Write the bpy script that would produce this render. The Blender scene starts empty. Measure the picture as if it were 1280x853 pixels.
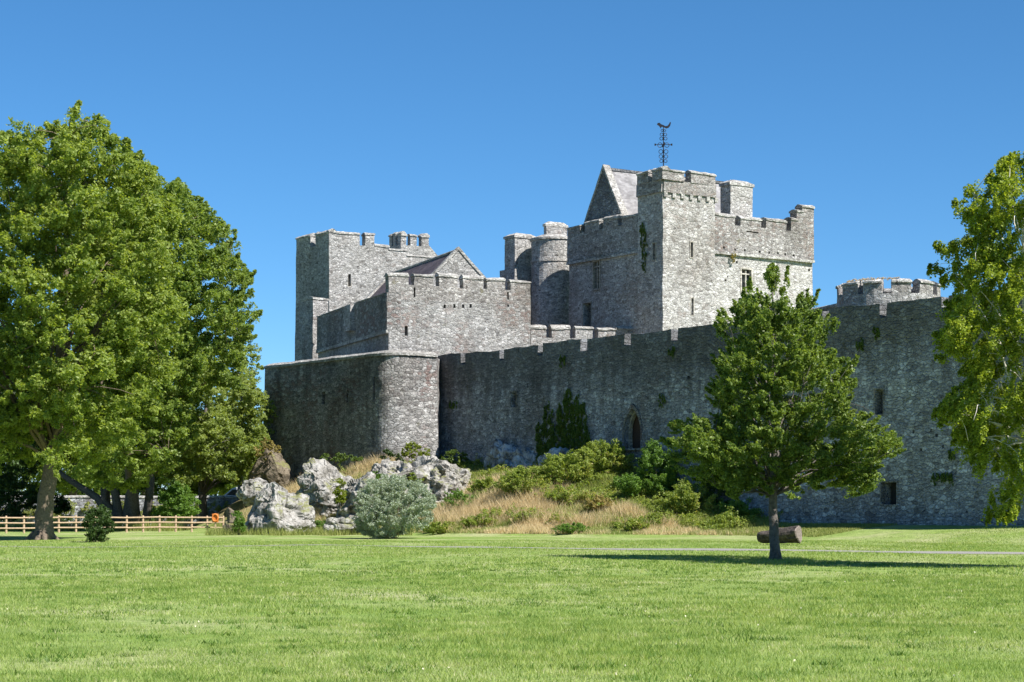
import bpy, bmesh, math, random
import numpy as np
from mathutils import Vector, noise, Matrix
R = math.radians
rng = np.random.default_rng(7)
random.seed(7)
S = bpy.context.scene
COL = S.collection

# ------------------------------------------------------------------ camera, sky, sun, exposure
F, EYE, HY = 2489.0, 1.65, 635.0
cam = bpy.data.cameras.new('camera'); camo = bpy.data.objects.new('camera', cam); COL.objects.link(camo)
cam.lens = 70.0; cam.sensor_width = 36.0; cam.shift_y = (HY - 426.5) / 1280.0
cam.clip_start = 0.5; cam.clip_end = 9000
camo.location = (0, 0, EYE); camo.rotation_euler = (R(90), 0, 0)
S.camera = camo
SUN_AZ = math.atan2(0.77, -0.64); SUN_EL = R(47)
sv = Vector((math.sin(SUN_AZ) * math.cos(SUN_EL), math.cos(SUN_AZ) * math.cos(SUN_EL), math.sin(SUN_EL)))
w = bpy.data.worlds.new('World'); S.world = w; w.use_nodes = True
wn = w.node_tree.nodes; wl = w.node_tree.links
sky = wn.new('ShaderNodeTexSky'); sky.sky_type = 'NISHITA'; sky.sun_disc = False
sky.sun_elevation = SUN_EL; sky.sun_rotation = SUN_AZ; sky.altitude = 2500
sky.air_density = 1.0; sky.dust_density = 0.25; sky.ozone_density = 10.0
hs_ = wn.new('ShaderNodeHueSaturation'); hs_.inputs['Saturation'].default_value = 1.08; hs_.inputs['Hue'].default_value = .491
wl.new(sky.outputs[0], hs_.inputs['Color']); wl.new(hs_.outputs[0], wn['Background'].inputs[0]); wn['Background'].inputs[1].default_value = 0.080
sun = bpy.data.lights.new('sun', 'SUN'); sun.energy = 5.0; sun.angle = R(0.5); sun.color = (1, .96, .91)
suno = bpy.data.objects.new('sun', sun); COL.objects.link(suno); suno.rotation_euler = sv.to_track_quat('Z', 'Y').to_euler()
S.view_settings.view_transform = 'Standard'; S.view_settings.look = 'None'
S.view_settings.exposure = 0.85; S.view_settings.gamma = 1; S.view_settings.use_curve_mapping = False
try:
    S.cycles.transparent_max_bounces = 4; S.cycles.max_bounces = 6
except Exception: pass

# ------------------------------------------------------------------ helpers
def X(px, Y): return (px - 640.0) / F * Y
def Z(py, Y): return EYE + (HY - py) / F * Y
def pt(px, Y): return (X(px, Y), Y)
def onl(p, q, px):                      # point of the line p-q met by the sight line at px
    k = (px - 640.0) / F
    dx, dy = q[0]-p[0], q[1]-p[1]
    t = (k*p[1] - p[0]) / (dx - k*dy)
    return (p[0]+dx*t, p[1]+dy*t)
def unit(a):
    l = math.hypot(*a); return (a[0]/l, a[1]/l)

ORG = {}
def tag(o, label=None, cat=None, group=None, kind=None):
    if label: o['label'] = label
    if cat: o['category'] = cat
    if group: o['group'] = group
    if kind: o['kind'] = kind
    return o
def thing(name, label, cat, loc, group=None):
    o = bpy.data.objects.new(name, None); COL.objects.link(o); o.location = loc
    ORG[o.name] = Vector(loc)
    return tag(o, label, cat, group)
def mkobj(name, verts, faces, mat, parent=None, smooth=False, origin=None):
    """verts in world coordinates"""
    if parent is not None: org = ORG[parent.name]
    else: org = Vector(origin) if origin is not None else Vector((0, 0, 0))
    me = bpy.data.meshes.new(name)
    if isinstance(verts, np.ndarray):
        n = len(verts); k = faces.shape[1]
        me.vertices.add(n); me.vertices.foreach_set('co', (verts - np.array(org)).astype(np.float32).ravel())
        me.loops.add(faces.size); me.loops.foreach_set('vertex_index', faces.astype(np.int32).ravel())
        me.polygons.add(len(faces)); me.polygons.foreach_set('loop_start', np.arange(0, faces.size, k, dtype=np.int32))
        try: me.polygons.foreach_set('loop_total', np.full(len(faces), k, dtype=np.int32))
        except Exception: pass
        me.update(calc_edges=True)
    else:
        me.from_pydata([tuple(Vector(v) - org) for v in verts], [], faces)
        me.update()
    me.materials.append(mat)
    if smooth: me.polygons.foreach_set('use_smooth', [True]*len(me.polygons))
    o = bpy.data.objects.new(name, me); COL.objects.link(o)
    if parent is not None: o.parent = parent; ORG[o.name] = org
    else: o.location = org; ORG[o.name] = org
    return o
class MB:
    def __init__(s): s.v = []; s.f = []
    def add(s, vs, fs):
        b = len(s.v); s.v += [tuple(v) for v in vs]; s.f += [tuple(b+i for i in f) for f in fs]
    def prism(s, pts, z0, z1, pts1=None):   # plan polygon, counter-clockwise or not
        pts1 = pts1 or pts
        a = sum(pts[i][0]*pts[(i+1) % len(pts)][1]-pts[(i+1) % len(pts)][0]*pts[i][1] for i in range(len(pts)))
        if a < 0: pts = pts[::-1]; pts1 = pts1[::-1]
        n = len(pts)
        s.add([(p[0], p[1], z0) for p in pts]+[(p[0], p[1], z1) for p in pts1],
              [tuple(range(n))[::-1], tuple(range(n, 2*n))]+[(i, (i+1) % n, n+(i+1) % n, n+i) for i in range(n)])
    def wallbox(s, p, q, th, z0, z1, out=0.0, ext=0.0):
        """box along p-q; inner side is on the left of p->q, th thick; out = proud of the line"""
        d = unit((q[0]-p[0], q[1]-p[1])); n = (-d[1], d[0])
        a = (p[0]-d[0]*ext-n[0]*out, p[1]-d[1]*ext-n[1]*out); b = (q[0]+d[0]*ext-n[0]*out, q[1]+d[1]*ext-n[1]*out)
        s.prism([a, b, (b[0]+n[0]*(th+out), b[1]+n[1]*(th+out)), (a[0]+n[0]*(th+out), a[1]+n[1]*(th+out))], z0, z1)
    def coping(s, p, q, th, z0, h=.14, rise=.12, out=.07, ext=.05):
        d = unit((q[0]-p[0], q[1]-p[1])); n = (-d[1], d[0])
        def P(k, u, z):
            b = p if k == 0 else q; e = -ext if k == 0 else ext
            return (b[0]+d[0]*e+n[0]*u, b[1]+d[1]*e+n[1]*u, z)
        prof = [(-out, z0), (-out, z0+h), (th*.35, z0+h+rise), (th*.65, z0+h+rise), (th+out, z0+h), (th+out, z0)]
        vs = [P(0, *a) for a in prof]+[P(1, *a) for a in prof]; n6 = 6
        s.add(vs, [tuple(range(6)), tuple(range(6, 12))[::-1]]+[(i+6, (i+1) % 6+6, (i+1) % 6, i) for i in range(6)])
    def box(s, c, sx, sy, sz, rz=0):
        co, si = math.cos(rz), math.sin(rz)
        vs = []
        for z in (-.5, .5):
            for x, y in ((-.5, -.5), (.5, -.5), (.5, .5), (-.5, .5)):
                a, b = x*sx, y*sy; vs.append((c[0]+a*co-b*si, c[1]+a*si+b*co, c[2]+z*sz))
        s.add(vs, [(3, 2, 1, 0), (4, 5, 6, 7), (0, 1, 5, 4), (1, 2, 6, 5), (2, 3, 7, 6), (3, 0, 4, 7)])
    def tube(s, pts, rad, n=8, cap=True):
        pts = [Vector(p) for p in pts]; b = len(s.v); m = len(pts)
        up = Vector((.13, .31, .94))
        for i, p in enumerate(pts):
            d = (pts[min(i+1, m-1)]-pts[max(i-1, 0)]).normalized()
            u = d.cross(up)
            if u.length < .05: u = d.cross(Vector((1, 0, 0)))
            u.normalize(); v = d.cross(u)
            for k in range(n):
                a = 2*math.pi*k/n; s.v.append(tuple(p+(u*math.cos(a)+v*math.sin(a))*rad[i]))
        for i in range(m-1):
            for k in range(n):
                s.f.append((b+i*n+k, b+i*n+(k+1) % n, b+(i+1)*n+(k+1) % n, b+(i+1)*n+k))
        if cap:
            s.f.append(tuple(b+k for k in range(n))[::-1]); s.f.append(tuple(b+(m-1)*n+k for k in range(n)))
    def build(s, name, mat, parent=None, smooth=False, origin=None):
        return mkobj(name, s.v, s.f, mat, parent, smooth, origin)

def disp(v, amp):
    a = noise.noise_vector(v*0.45)*1.1 + noise.noise_vector(v*1.7+Vector((7, 3, 1)))*.55
    return a*amp
def roughen(o, step=.6, amp=.05, org=None):
    """slice an object's mesh by a world grid and shift the points by a noise, for hand-built stone"""
    org = ORG[o.name]; bm = bmesh.new(); bm.from_mesh(o.data)
    cs = [v.co for v in bm.verts]
    for ax in range(3):
        lo = min(c[ax] for c in cs)+org[ax]; hi = max(c[ax] for c in cs)+org[ax]
        k = math.ceil(lo/step)
        nrm = Vector((0, 0, 0)); nrm[ax] = 1
        while k*step < hi:
            co = Vector((0, 0, 0)); co[ax] = k*step-org[ax]+.013
            bmesh.ops.bisect_plane(bm, geom=bm.verts[:]+bm.edges[:]+bm.faces[:], plane_co=co, plane_no=nrm, dist=1e-4)
            k += 1
    for v in bm.verts: v.co += disp(v.co+org, amp)
    bm.normal_update(); bm.to_mesh(o.data); bm.free(); return o
def cut(o, boxes):
    """boxes: MB holding closed cutters in world coordinates"""
    c = mkobj('cutter', boxes.v, boxes.f, o.data.materials[0]); bm = bmesh.new(); bm.from_mesh(c.data)
    bmesh.ops.recalc_face_normals(bm, faces=bm.faces[:]); bm.to_mesh(c.data); bm.free()
    bm = bmesh.new(); bm.from_mesh(o.data); bmesh.ops.recalc_face_normals(bm, faces=bm.faces[:]); bm.to_mesh(o.data); bm.free()
    m = o.modifiers.new('b', 'BOOLEAN'); m.operation = 'DIFFERENCE'; m.solver = 'EXACT'; m.object = c
    bpy.context.view_layer.update()
    dg = bpy.context.evaluated_depsgraph_get()
    me = bpy.data.meshes.new_from_object(o.evaluated_get(dg)); o.modifiers.clear(); old = o.data; o.data = me
    me.name = old.name; bpy.data.meshes.remove(old); cm = c.data; bpy.data.objects.remove(c); bpy.data.meshes.remove(cm)

# ------------------------------------------------------------------ materials
def newmat(name):
    m = bpy.data.materials.new(name); m.use_nodes = True; nt = m.node_tree
    return m, nt, nt.nodes, nt.links, nt.nodes['Principled BSDF']
def ramp(nt, fac, stops, interp='LINEAR'):
    r = nt.nodes.new('ShaderNodeValToRGB'); r.color_ramp.interpolation = interp
    e = r.color_ramp.elements
    while len(e) < len(stops): e.new(0.5)
    for i, (p, c) in enumerate(stops):
        e[i].position = p; e[i].color = (c[0], c[1], c[2], 1) if isinstance(c, (tuple, list)) else (c, c, c, 1)
    nt.links.new(fac, r.inputs[0]); return r.outputs[0]
def mixc(nt, fac, a, b, mode='MIX'):
    n = nt.nodes.new('ShaderNodeMix'); n.data_type = 'RGBA'; n.blend_type = mode
    for s, v in ((n.inputs[0], fac), (n.inputs[6], a), (n.inputs[7], b)):
        if hasattr(v, 'is_linked') or hasattr(v, 'node'): nt.links.new(v, s)
        else: s.default_value = v if not isinstance(v, tuple) else (v[0], v[1], v[2], 1)
    return n.outputs[2]
def tex(nt, kind, vec=None, **kw):
    n = nt.nodes.new(kind)
    for k, v in kw.items():
        if k in ('feature', 'noise_dimensions', 'distance'): setattr(n, k, v)
        else: n.inputs[k].default_value = v
    if vec is not None: nt.links.new(vec, n.inputs['Vector'])
    return n
def vecs(nt, scale=(1, 1, 1), coord='Object'):
    t = nt.nodes.new('ShaderNodeTexCoord'); m = nt.nodes.new('ShaderNodeMapping')
    m.inputs['Scale'].default_value = scale; nt.links.new(t.outputs[coord], m.inputs[0]); return m.outputs[0]

def stone(name, dark, mid, light, mortar, size=2.6, brown=(.22, .15, .12), brown_amt=.5, moss=.25, stain=.5, white=.3, bump=.8, topdark=None):
    m, nt, N, L, B = newmat(name)
    v = vecs(nt, (1, 1, 1.9))
    wrp = tex(nt, 'ShaderNodeTexNoise', v, Scale=1.3, Detail=2.0)
    va = nt.nodes.new('ShaderNodeVectorMath'); va.operation = 'MULTIPLY_ADD'
    L.new(wrp.outputs['Color'], va.inputs[0]); va.inputs[1].default_value = (.22, .22, .22); L.new(v, va.inputs[2])
    vv = va.outputs[0]; size = size*1.15
    c = tex(nt, 'ShaderNodeTexVoronoi', vv, Scale=size, Randomness=.9)
    e = tex(nt, 'ShaderNodeTexVoronoi', vv, feature='DISTANCE_TO_EDGE', Scale=size, Randomness=.9)
    size2 = size*2.3; c2 = tex(nt, 'ShaderNodeTexVoronoi', vv, Scale=size2, Randomness=1.0); sep2 = N.new('ShaderNodeSeparateColor'); L.new(c2.outputs['Color'], sep2.inputs[0])
    sep = N.new('ShaderNodeSeparateColor'); L.new(c.outputs['Color'], sep.inputs[0])
    col = ramp(nt, sep.outputs[0], [(0, dark), (.25, mid), (.6, mid), (.85, light), (1, light)])
    col = mixc(nt, .75, col, ramp(nt, sep2.outputs[0], [(0, .45), (.25, .85), (.7, 1.05), (1, 1.5)]), 'MULTIPLY')
    # a few purple-brown sandstone blocks, gathered in areas
    vo = vecs(nt, (1, 1, 1))
    big = tex(nt, 'ShaderNodeTexNoise', vo, Scale=.22, Detail=3.0, Roughness=.6)
    mm = N.new('ShaderNodeMath'); mm.operation = 'MULTIPLY'
    L.new(ramp(nt, big.outputs[0], [(.47, 0.08), (.6, 1)]), mm.inputs[0]); L.new(ramp(nt, sep.outputs[1], [(.5, 0), (.6, brown_amt)]), mm.inputs[1])
    col = mixc(nt, mm.outputs[0], col, brown)
    # mortar
    mo = ramp(nt, e.outputs[0], [(0, 1), (.03, .8), (.075, 0)])
    mf = N.new('ShaderNodeMath'); mf.operation = 'MULTIPLY'; L.new(mo, mf.inputs[0]); mf.inputs[1].default_value = .75
    col = mixc(nt, mf.outputs[0], col, mortar)
    # grain
    fine = tex(nt, 'ShaderNodeTexNoise', vo, Scale=9.0, Detail=5.0, Roughness=.7)
    col = mixc(nt, .85, col, ramp(nt, fine.outputs[0], [(.3, .4), (.5, 1), (.7, 1.5)]), 'MULTIPLY')
    # white lichen flecks
    fl = tex(nt, 'ShaderNodeTexNoise', vo, Scale=5.5, Detail=3.0, Roughness=.75)
    fm = N.new('ShaderNodeMath'); fm.operation = 'MULTIPLY'; L.new(ramp(nt, fl.outputs[0], [(.58, 0), (.66, 1)]), fm.inputs[0]); fm.inputs[1].default_value = white
    col = mixc(nt, fm.outputs[0], col, (.55, .54, .5))
    # dark weather stains, streaked downward
    vs = vecs(nt, (1, 1, .22))
    st = tex(nt, 'ShaderNodeTexNoise', vs, Scale=.9, Detail=6.0, Roughness=.65)
    sm = N.new('ShaderNodeMath'); sm.operation = 'MULTIPLY'; L.new(ramp(nt, st.outputs[0], [(.46, 0), (.68, 1)]), sm.inputs[0]); sm.inputs[1].default_value = stain
    col = mixc(nt, sm.outputs[0], col, (.085, .08, .075))
    # moss and rust coloured growth
    ms = tex(nt, 'ShaderNodeTexNoise', vo, Scale=1.1, Detail=5.0, Roughness=.7)
    mt = N.new('ShaderNodeMath'); mt.operation = 'MULTIPLY'; L.new(ramp(nt, ms.outputs[0], [(.63, 0), (.68, 1)]), mt.inputs[0]); mt.inputs[1].default_value = moss
    col = mixc(nt, mt.outputs[0], col, (.11, .10, .035))
    bl = tex(nt, 'ShaderNodeTexNoise', vo, Scale=.13, Detail=3.0, Roughness=.55)
    col = mixc(nt, .9, col, ramp(nt, bl.outputs[0], [(.35, (.72, .69, .66)), (.5, (1, 1, 1)), (.65, (1.14, 1.13, 1.12))]), 'MULTIPLY')
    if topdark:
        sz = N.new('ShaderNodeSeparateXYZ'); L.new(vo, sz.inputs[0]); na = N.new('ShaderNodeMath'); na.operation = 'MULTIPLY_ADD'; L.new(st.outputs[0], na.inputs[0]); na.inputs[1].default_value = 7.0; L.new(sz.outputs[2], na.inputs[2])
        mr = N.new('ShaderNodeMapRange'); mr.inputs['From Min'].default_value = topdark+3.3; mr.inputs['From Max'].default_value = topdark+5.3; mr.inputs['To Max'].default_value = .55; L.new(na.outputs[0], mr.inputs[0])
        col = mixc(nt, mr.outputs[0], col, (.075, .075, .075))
    # pits: missing stones
    pn = tex(nt, 'ShaderNodeTexNoise', vo, Scale=3.1, Detail=2.0)
    pm = ramp(nt, pn.outputs[0], [(.70, 0), (.73, .8)])
    col = mixc(nt, pm, col, (.05, .045, .04))
    L.new(col, B.inputs['Base Color']); B.inputs['Roughness'].default_value = .92
    B.inputs['Specular IOR Level'].default_value = .2
    # bump
    h = N.new('ShaderNodeMath'); h.operation = 'ADD'
    L.new(ramp(nt, e.outputs[0], [(0, 0), (.09, 1)]), h.inputs[0])
    h2 = N.new('ShaderNodeMath'); h2.operation = 'MULTIPLY'; L.new(fine.outputs[0], h2.inputs[0]); h2.inputs[1].default_value = 1.6
    h3 = N.new('ShaderNodeMath'); h3.operation = 'ADD'; L.new(h2.outputs[0], h3.inputs[0])
    h4 = N.new('ShaderNodeMath'); h4.operation = 'MULTIPLY'; L.new(sep.outputs[2], h4.inputs[0]); h4.inputs[1].default_value = 1.0; L.new(h4.outputs[0], h3.inputs[1])
    L.new(h3.outputs[0], h.inputs[1])
    b = N.new('ShaderNodeBump'); b.inputs['Strength'].default_value = bump; b.inputs['Distance'].default_value = .05
    L.new(h.outputs[0], b.inputs['Height']); L.new(b.outputs[0], B.inputs['Normal'])
    return m
M = {}
M['keep'] = stone('keep_limestone', (.225, .212, .195), (.385, .373, .352), (.52, .508, .485), (.46, .447, .42), 2.3, brown_amt=.35, stain=.22, white=.45)
M['gate'] = stone('gate_limestone', (.18, .175, .17), (.30, .295, .285), (.43, .42, .41), (.39, .38, .36), 2.5, brown=(.22, .16, .14), brown_amt=.7, stain=.2, white=.3, moss=.4)
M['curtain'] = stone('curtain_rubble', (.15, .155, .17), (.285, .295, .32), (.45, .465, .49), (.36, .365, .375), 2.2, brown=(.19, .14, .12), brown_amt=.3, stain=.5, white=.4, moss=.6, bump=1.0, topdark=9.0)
M['bastion'] = stone('bastion_rubble', (.13, .125, .12), (.26, .255, .245), (.42, .41, .395), (.36, .35, .33), 2.2, brown=(.2, .135, .12), brown_amt=.8, stain=.7, white=.4, moss=.4, bump=1.1)
M['tower'] = stone('tower_limestone', (.18, .175, .165), (.33, .325, .31), (.46, .45, .43), (.4, .39, .37), 2.8, brown_amt=.2, stain=.3, white=.4)
M['parapet'] = stone('weathered_parapet_stone', (.16, .148, .138), (.28, .265, .25), (.42, .405, .385), (.36, .345, .33), 2.9, brown=(.22, .155, .13), brown_amt=.6, stain=.3, white=.3, moss=.6)
M['quoin'] = stone('coping_stone', (.22, .21, .195), (.36, .35, .325), (.50, .49, .46), (.3, .29, .27), 2.6, brown_amt=.2, stain=.35, white=.5, moss=.35, bump=.6)
M['dress'] = stone('dressed_stone', (.3, .28, .24), (.38, .355, .31), (.45, .42, .37), (.36, .34, .3), 1.2, brown_amt=.0, stain=.25, white=.1, moss=.05, bump=.4)

def simple(name, col, rough=.7, metal=0, noise_amt=.25, nscale=6, bump=0, spec=.3):
    m, nt, N, L, B = newmat(name)
    v = vecs(nt); t = tex(nt, 'ShaderNodeTexNoise', v, Scale=nscale, Detail=5.0, Roughness=.65)
    c = mixc(nt, 1.0, col, ramp(nt, t.outputs[0], [(.3, 1-noise_amt), (.7, 1+noise_amt)]), 'MULTIPLY')
    L.new(c, B.inputs['Base Color']); B.inputs['Roughness'].default_value = rough; B.inputs['Metallic'].default_value = metal
    B.inputs['Specular IOR Level'].default_value = spec
    if bump:
        b = N.new('ShaderNodeBump'); b.inputs['Distance'].default_value = bump; L.new(t.outputs[0], b.inputs['Height']); L.new(b.outputs[0], B.inputs['Normal'])
    return m
def slate(name, a, b, sc=3.0):
    m, nt, N, L, B = newmat(name)
    v = vecs(nt, (1, 1, 1.6))
    c = tex(nt, 'ShaderNodeTexVoronoi', v, Scale=sc, Randomness=.8); s = N.new('ShaderNodeSeparateColor'); L.new(c.outputs['Color'], s.inputs[0])
    col = ramp(nt, s.outputs[0], [(0, a), (1, b)])
    wv = N.new('ShaderNodeTexWave'); wv.bands_direction = 'Z'; wv.inputs['Scale'].default_value = 1.6; wv.inputs['Distortion'].default_value = .6; L.new(v, wv.inputs[0])
    col = mixc(nt, .5, col, ramp(nt, wv.outputs[0], [(.0, .6), (.3, 1)]), 'MULTIPLY')
    t = tex(nt, 'ShaderNodeTexNoise', v, Scale=.7, Detail=5.0); col = mixc(nt, .8, col, ramp(nt, t.outputs[0], [(.35, .7), (.65, 1.3)]), 'MULTIPLY')
    L.new(col, B.inputs['Base Color']); B.inputs['Roughness'].default_value = .75
    bp = N.new('ShaderNodeBump'); bp.inputs['Distance'].default_value = .04; L.new(wv.outputs[0], bp.inputs['Height']); L.new(bp.outputs[0], B.inputs['Normal'])
    return m
M['slate'] = slate('purple_slate', (.07, .05, .055), (.13, .10, .105))
M['stonetile'] = slate('pale_stone_tile', (.20, .19, .19), (.33, .32, .315))
M['iron'] = simple('black_iron', (.03, .028, .035), .5, .6)
M['glass'] = simple('dark_leaded_glass', (.02, .025, .03), .15, 0, .2, 12, spec=.8)
M['wood'] = simple('old_door_wood', (.06, .035, .025), .8, 0, .4, 20)
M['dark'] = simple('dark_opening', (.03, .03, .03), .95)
M['fence'] = simple('pale_timber', (.42, .305, .20), .8, 0, .25, 9)
M['bark'] = simple('bark', (.16, .125, .09), .95, 0, .5, 12, .04)
M['bark2'] = simple('grey_bark', (.13, .115, .10), .95, 0, .5, 10, .04)
M['lightbark'] = simple('birch_bark', (.62, .58, .5), .8, 0, .45, 7, .01)
M['logbark'] = simple('weathered_log', (.075, .06, .05), .95, 0, .8, 5, .12)
M['cutwood'] = simple('cut_wood', (.19, .155, .13), .9, 0, .5, 14, .02)
M['path'] = simple('path_gravel', (.27, .255, .225), .9, 0, .2, 14)
M['road'] = simple('asphalt', (.06, .06, .06), .9, 0, .2, 8)
M['whitepaint'] = simple('white_paint', (.75, .76, .78), .3, 0, .03, 2, spec=.5)
M['greypaint'] = simple('grey_paint', (.42, .45, .5), .3, 0, .03, 2, spec=.5)
M['rubber'] = simple('rubber', (.03, .03, .03), .8)
M['orange'] = simple('orange_plastic', (.60, .19, .04), .5, 0, .06, 4)
M['lamp'] = simple('lamp_plastic', (.7, .1, .06), .3, 0, .05)

def leafmat(name, c1, c2, trans=.35, rough=.5, warm=None, ns=.55, tw=(1.5, 1.45, .5), rw=.6, nw=1.2):
    m, nt, N, L, B = newmat(name)
    g = N.new('ShaderNodeNewGeometry')
    v = vecs(nt); t = tex(nt, 'ShaderNodeTexNoise', v, Scale=ns, Detail=4.0, Roughness=.65)
    ad = N.new('ShaderNodeMath'); ad.operation = 'MULTIPLY_ADD'; L.new(g.outputs['Random Per Island'], ad.inputs[0]); ad.inputs[1].default_value = rw
    s2 = N.new('ShaderNodeMath'); s2.operation = 'MULTIPLY_ADD'; L.new(t.outputs[0], s2.inputs[0]); s2.inputs[1].default_value = nw; s2.inputs[2].default_value = .5-nw/2-rw/2
    L.new(s2.outputs[0], ad.inputs[2])
    st = [(0, c1), (.95, c2)]
    if warm: st = [(0, c1), (.85, c2), (.97, warm)]
    col = ramp(nt, ad.outputs[0], st)
    L.new(col, B.inputs['Base Color']); B.inputs['Roughness'].default_value = rough; B.inputs['Specular IOR Level'].default_value = .35
    tr = N.new('ShaderNodeBsdfTranslucent'); tc = mixc(nt, 1.0, col, tw, 'MULTIPLY'); L.new(tc, tr.inputs[0])
    mx = N.new('ShaderNodeMixShader'); mx.inputs[0].default_value = trans
    L.new(B.outputs[0], mx.inputs[1]); L.new(tr.outputs[0], mx.inputs[2]); L.new(mx.outputs[0], N['Material Output'].inputs[0])
    return m
M['ash'] = leafmat('ash_leaves', (.12, .19, .03), (.37, .44, .11), .52, rw=.8)
M['ash2'] = leafmat('mid_leaves', (.10, .17, .03), (.32, .40, .10), .5, rw=.8)
M['grey_green'] = leafmat('grey_green_leaves', (.17, .24, .05), (.36, .42, .14), .48)
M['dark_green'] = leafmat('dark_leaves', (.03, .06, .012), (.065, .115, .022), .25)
M['oak'] = leafmat('young_oak_leaves', (.07, .13, .022), (.27, .35, .085), .48, .42, rw=.8)
M['birch'] = leafmat('birch_leaves', (.12, .19, .02), (.37, .43, .06), .5, rw=.8)
M['willow'] = leafmat('silver_willow_leaves', (.17, .22, .14), (.46, .52, .41), .25, rw=.9)
M['bramble'] = leafmat('bramble_leaves', (.12, .19, .03), (.34, .40, .09), .45, .5, (.46, .38, .16), rw=.8)
M['shrub'] = leafmat('shrub_leaves', (.08, .16, .025), (.18, .30, .055), .42)
M['yellow_green'] = leafmat('yellow_green_leaves', (.15, .2, .02), (.27, .32, .04), .4)
M['ivy'] = leafmat('ivy_leaves', (.06, .11, .015), (.15, .21, .04), .25)
M['warmweed'] = leafmat('seeding_weeds', (.2, .2, .05), (.42, .33, .14), .35, .6, (.5, .3, .22))
M['grass'] = leafmat('lawn_blades', (.115, .215, .03), (.36, .43, .12), .4, .55, (.52, .50, .30), ns=1.1, rw=.7, nw=2.2)
M['drygrass'] = leafmat('dry_grass_blades', (.42, .33, .16), (.82, .68, .42), .4, .7, ns=1.2, tw=(1.1, 1.05, .9))
M['midgrass'] = leafmat('rough_grass_blades', (.15, .21, .035), (.36, .36, .12), .35, .6, ns=1.0, tw=(1.2, 1.2, .7))

# rock
def rockmat(name, a, b, c):
    m, nt, N, L, B = newmat(name)
    v = vecs(nt)
    n1 = tex(nt, 'ShaderNodeTexNoise', v, Scale=1.1, Detail=8.0, Roughness=.7); n2 = tex(nt, 'ShaderNodeTexNoise', v, Scale=4.0, Detail=6.0, Roughness=.7)
    col = ramp(nt, n1.outputs[0], [(.36, a), (.48, b), (.66, c)])
    col = mixc(nt, .8, col, ramp(nt, n2.outputs[0], [(.32, .4), (.5, 1), (.7, 1.2)]), 'MULTIPLY')
    vo = tex(nt, 'ShaderNodeTexVoronoi', v, feature='DISTANCE_TO_EDGE', Scale=.9); 
    col = mixc(nt, ramp(nt, vo.outputs[0], [(0, .75), (.03, 0)]), col, (.07, .065, .05))
    n3 = tex(nt, 'ShaderNodeTexNoise', v, Scale=.7, Detail=4.0)
    g = N.new('ShaderNodeNewGeometry'); sx = N.new('ShaderNodeSeparateXYZ'); L.new(g.outputs['Normal'], sx.inputs[0])
    mg = N.new('ShaderNodeMath'); mg.operation = 'MULTIPLY'; L.new(ramp(nt, n3.outputs[0], [(.54, 0), (.6, .8)]), mg.inputs[0]); L.new(ramp(nt, sx.outputs[2], [(.3, 0), (.7, 1)]), mg.inputs[1])
    col = mixc(nt, mg.outputs[0], col, (.17, .18, .05))
    L.new(col, B.inputs['Base Color']); B.inputs['Roughness'].default_value = .95; B.inputs['Specular IOR Level'].default_value = .15
    bp = N.new('ShaderNodeBump'); bp.inputs['Distance'].default_value = .15; bp.inputs['Strength'].default_value = .9
    L.new(n2.outputs[0], bp.inputs['Height']); L.new(bp.outputs[0], B.inputs['Normal'])
    return m
M['rock'] = rockmat('limestone_rock', (.13, .12, .10), (.31, .295, .265), (.47, .455, .425))
M['rockdark'] = rockmat('shaded_rock', (.14, .14, .14), (.36, .37, .40), (.66, .68, .72))
M['rockbrown'] = rockmat('brown_rock', (.10, .085, .06), (.17, .14, .10), (.24, .2, .15))

# ------------------------------------------------------------------ plan of the castle
A = (-.685, 1.0)
CW1 = pt(1177, 105.0)                           # a point on the long curtain wall
def cwall(px): return onl(CW1, (CW1[0]+A[0], CW1[1]+A[1]), px)
CL, CR = cwall(543), cwall(1420)
BL, BC = pt(332, 155.5), pt(486, 141.0)
BR = pt(546, 143.2)

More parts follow.
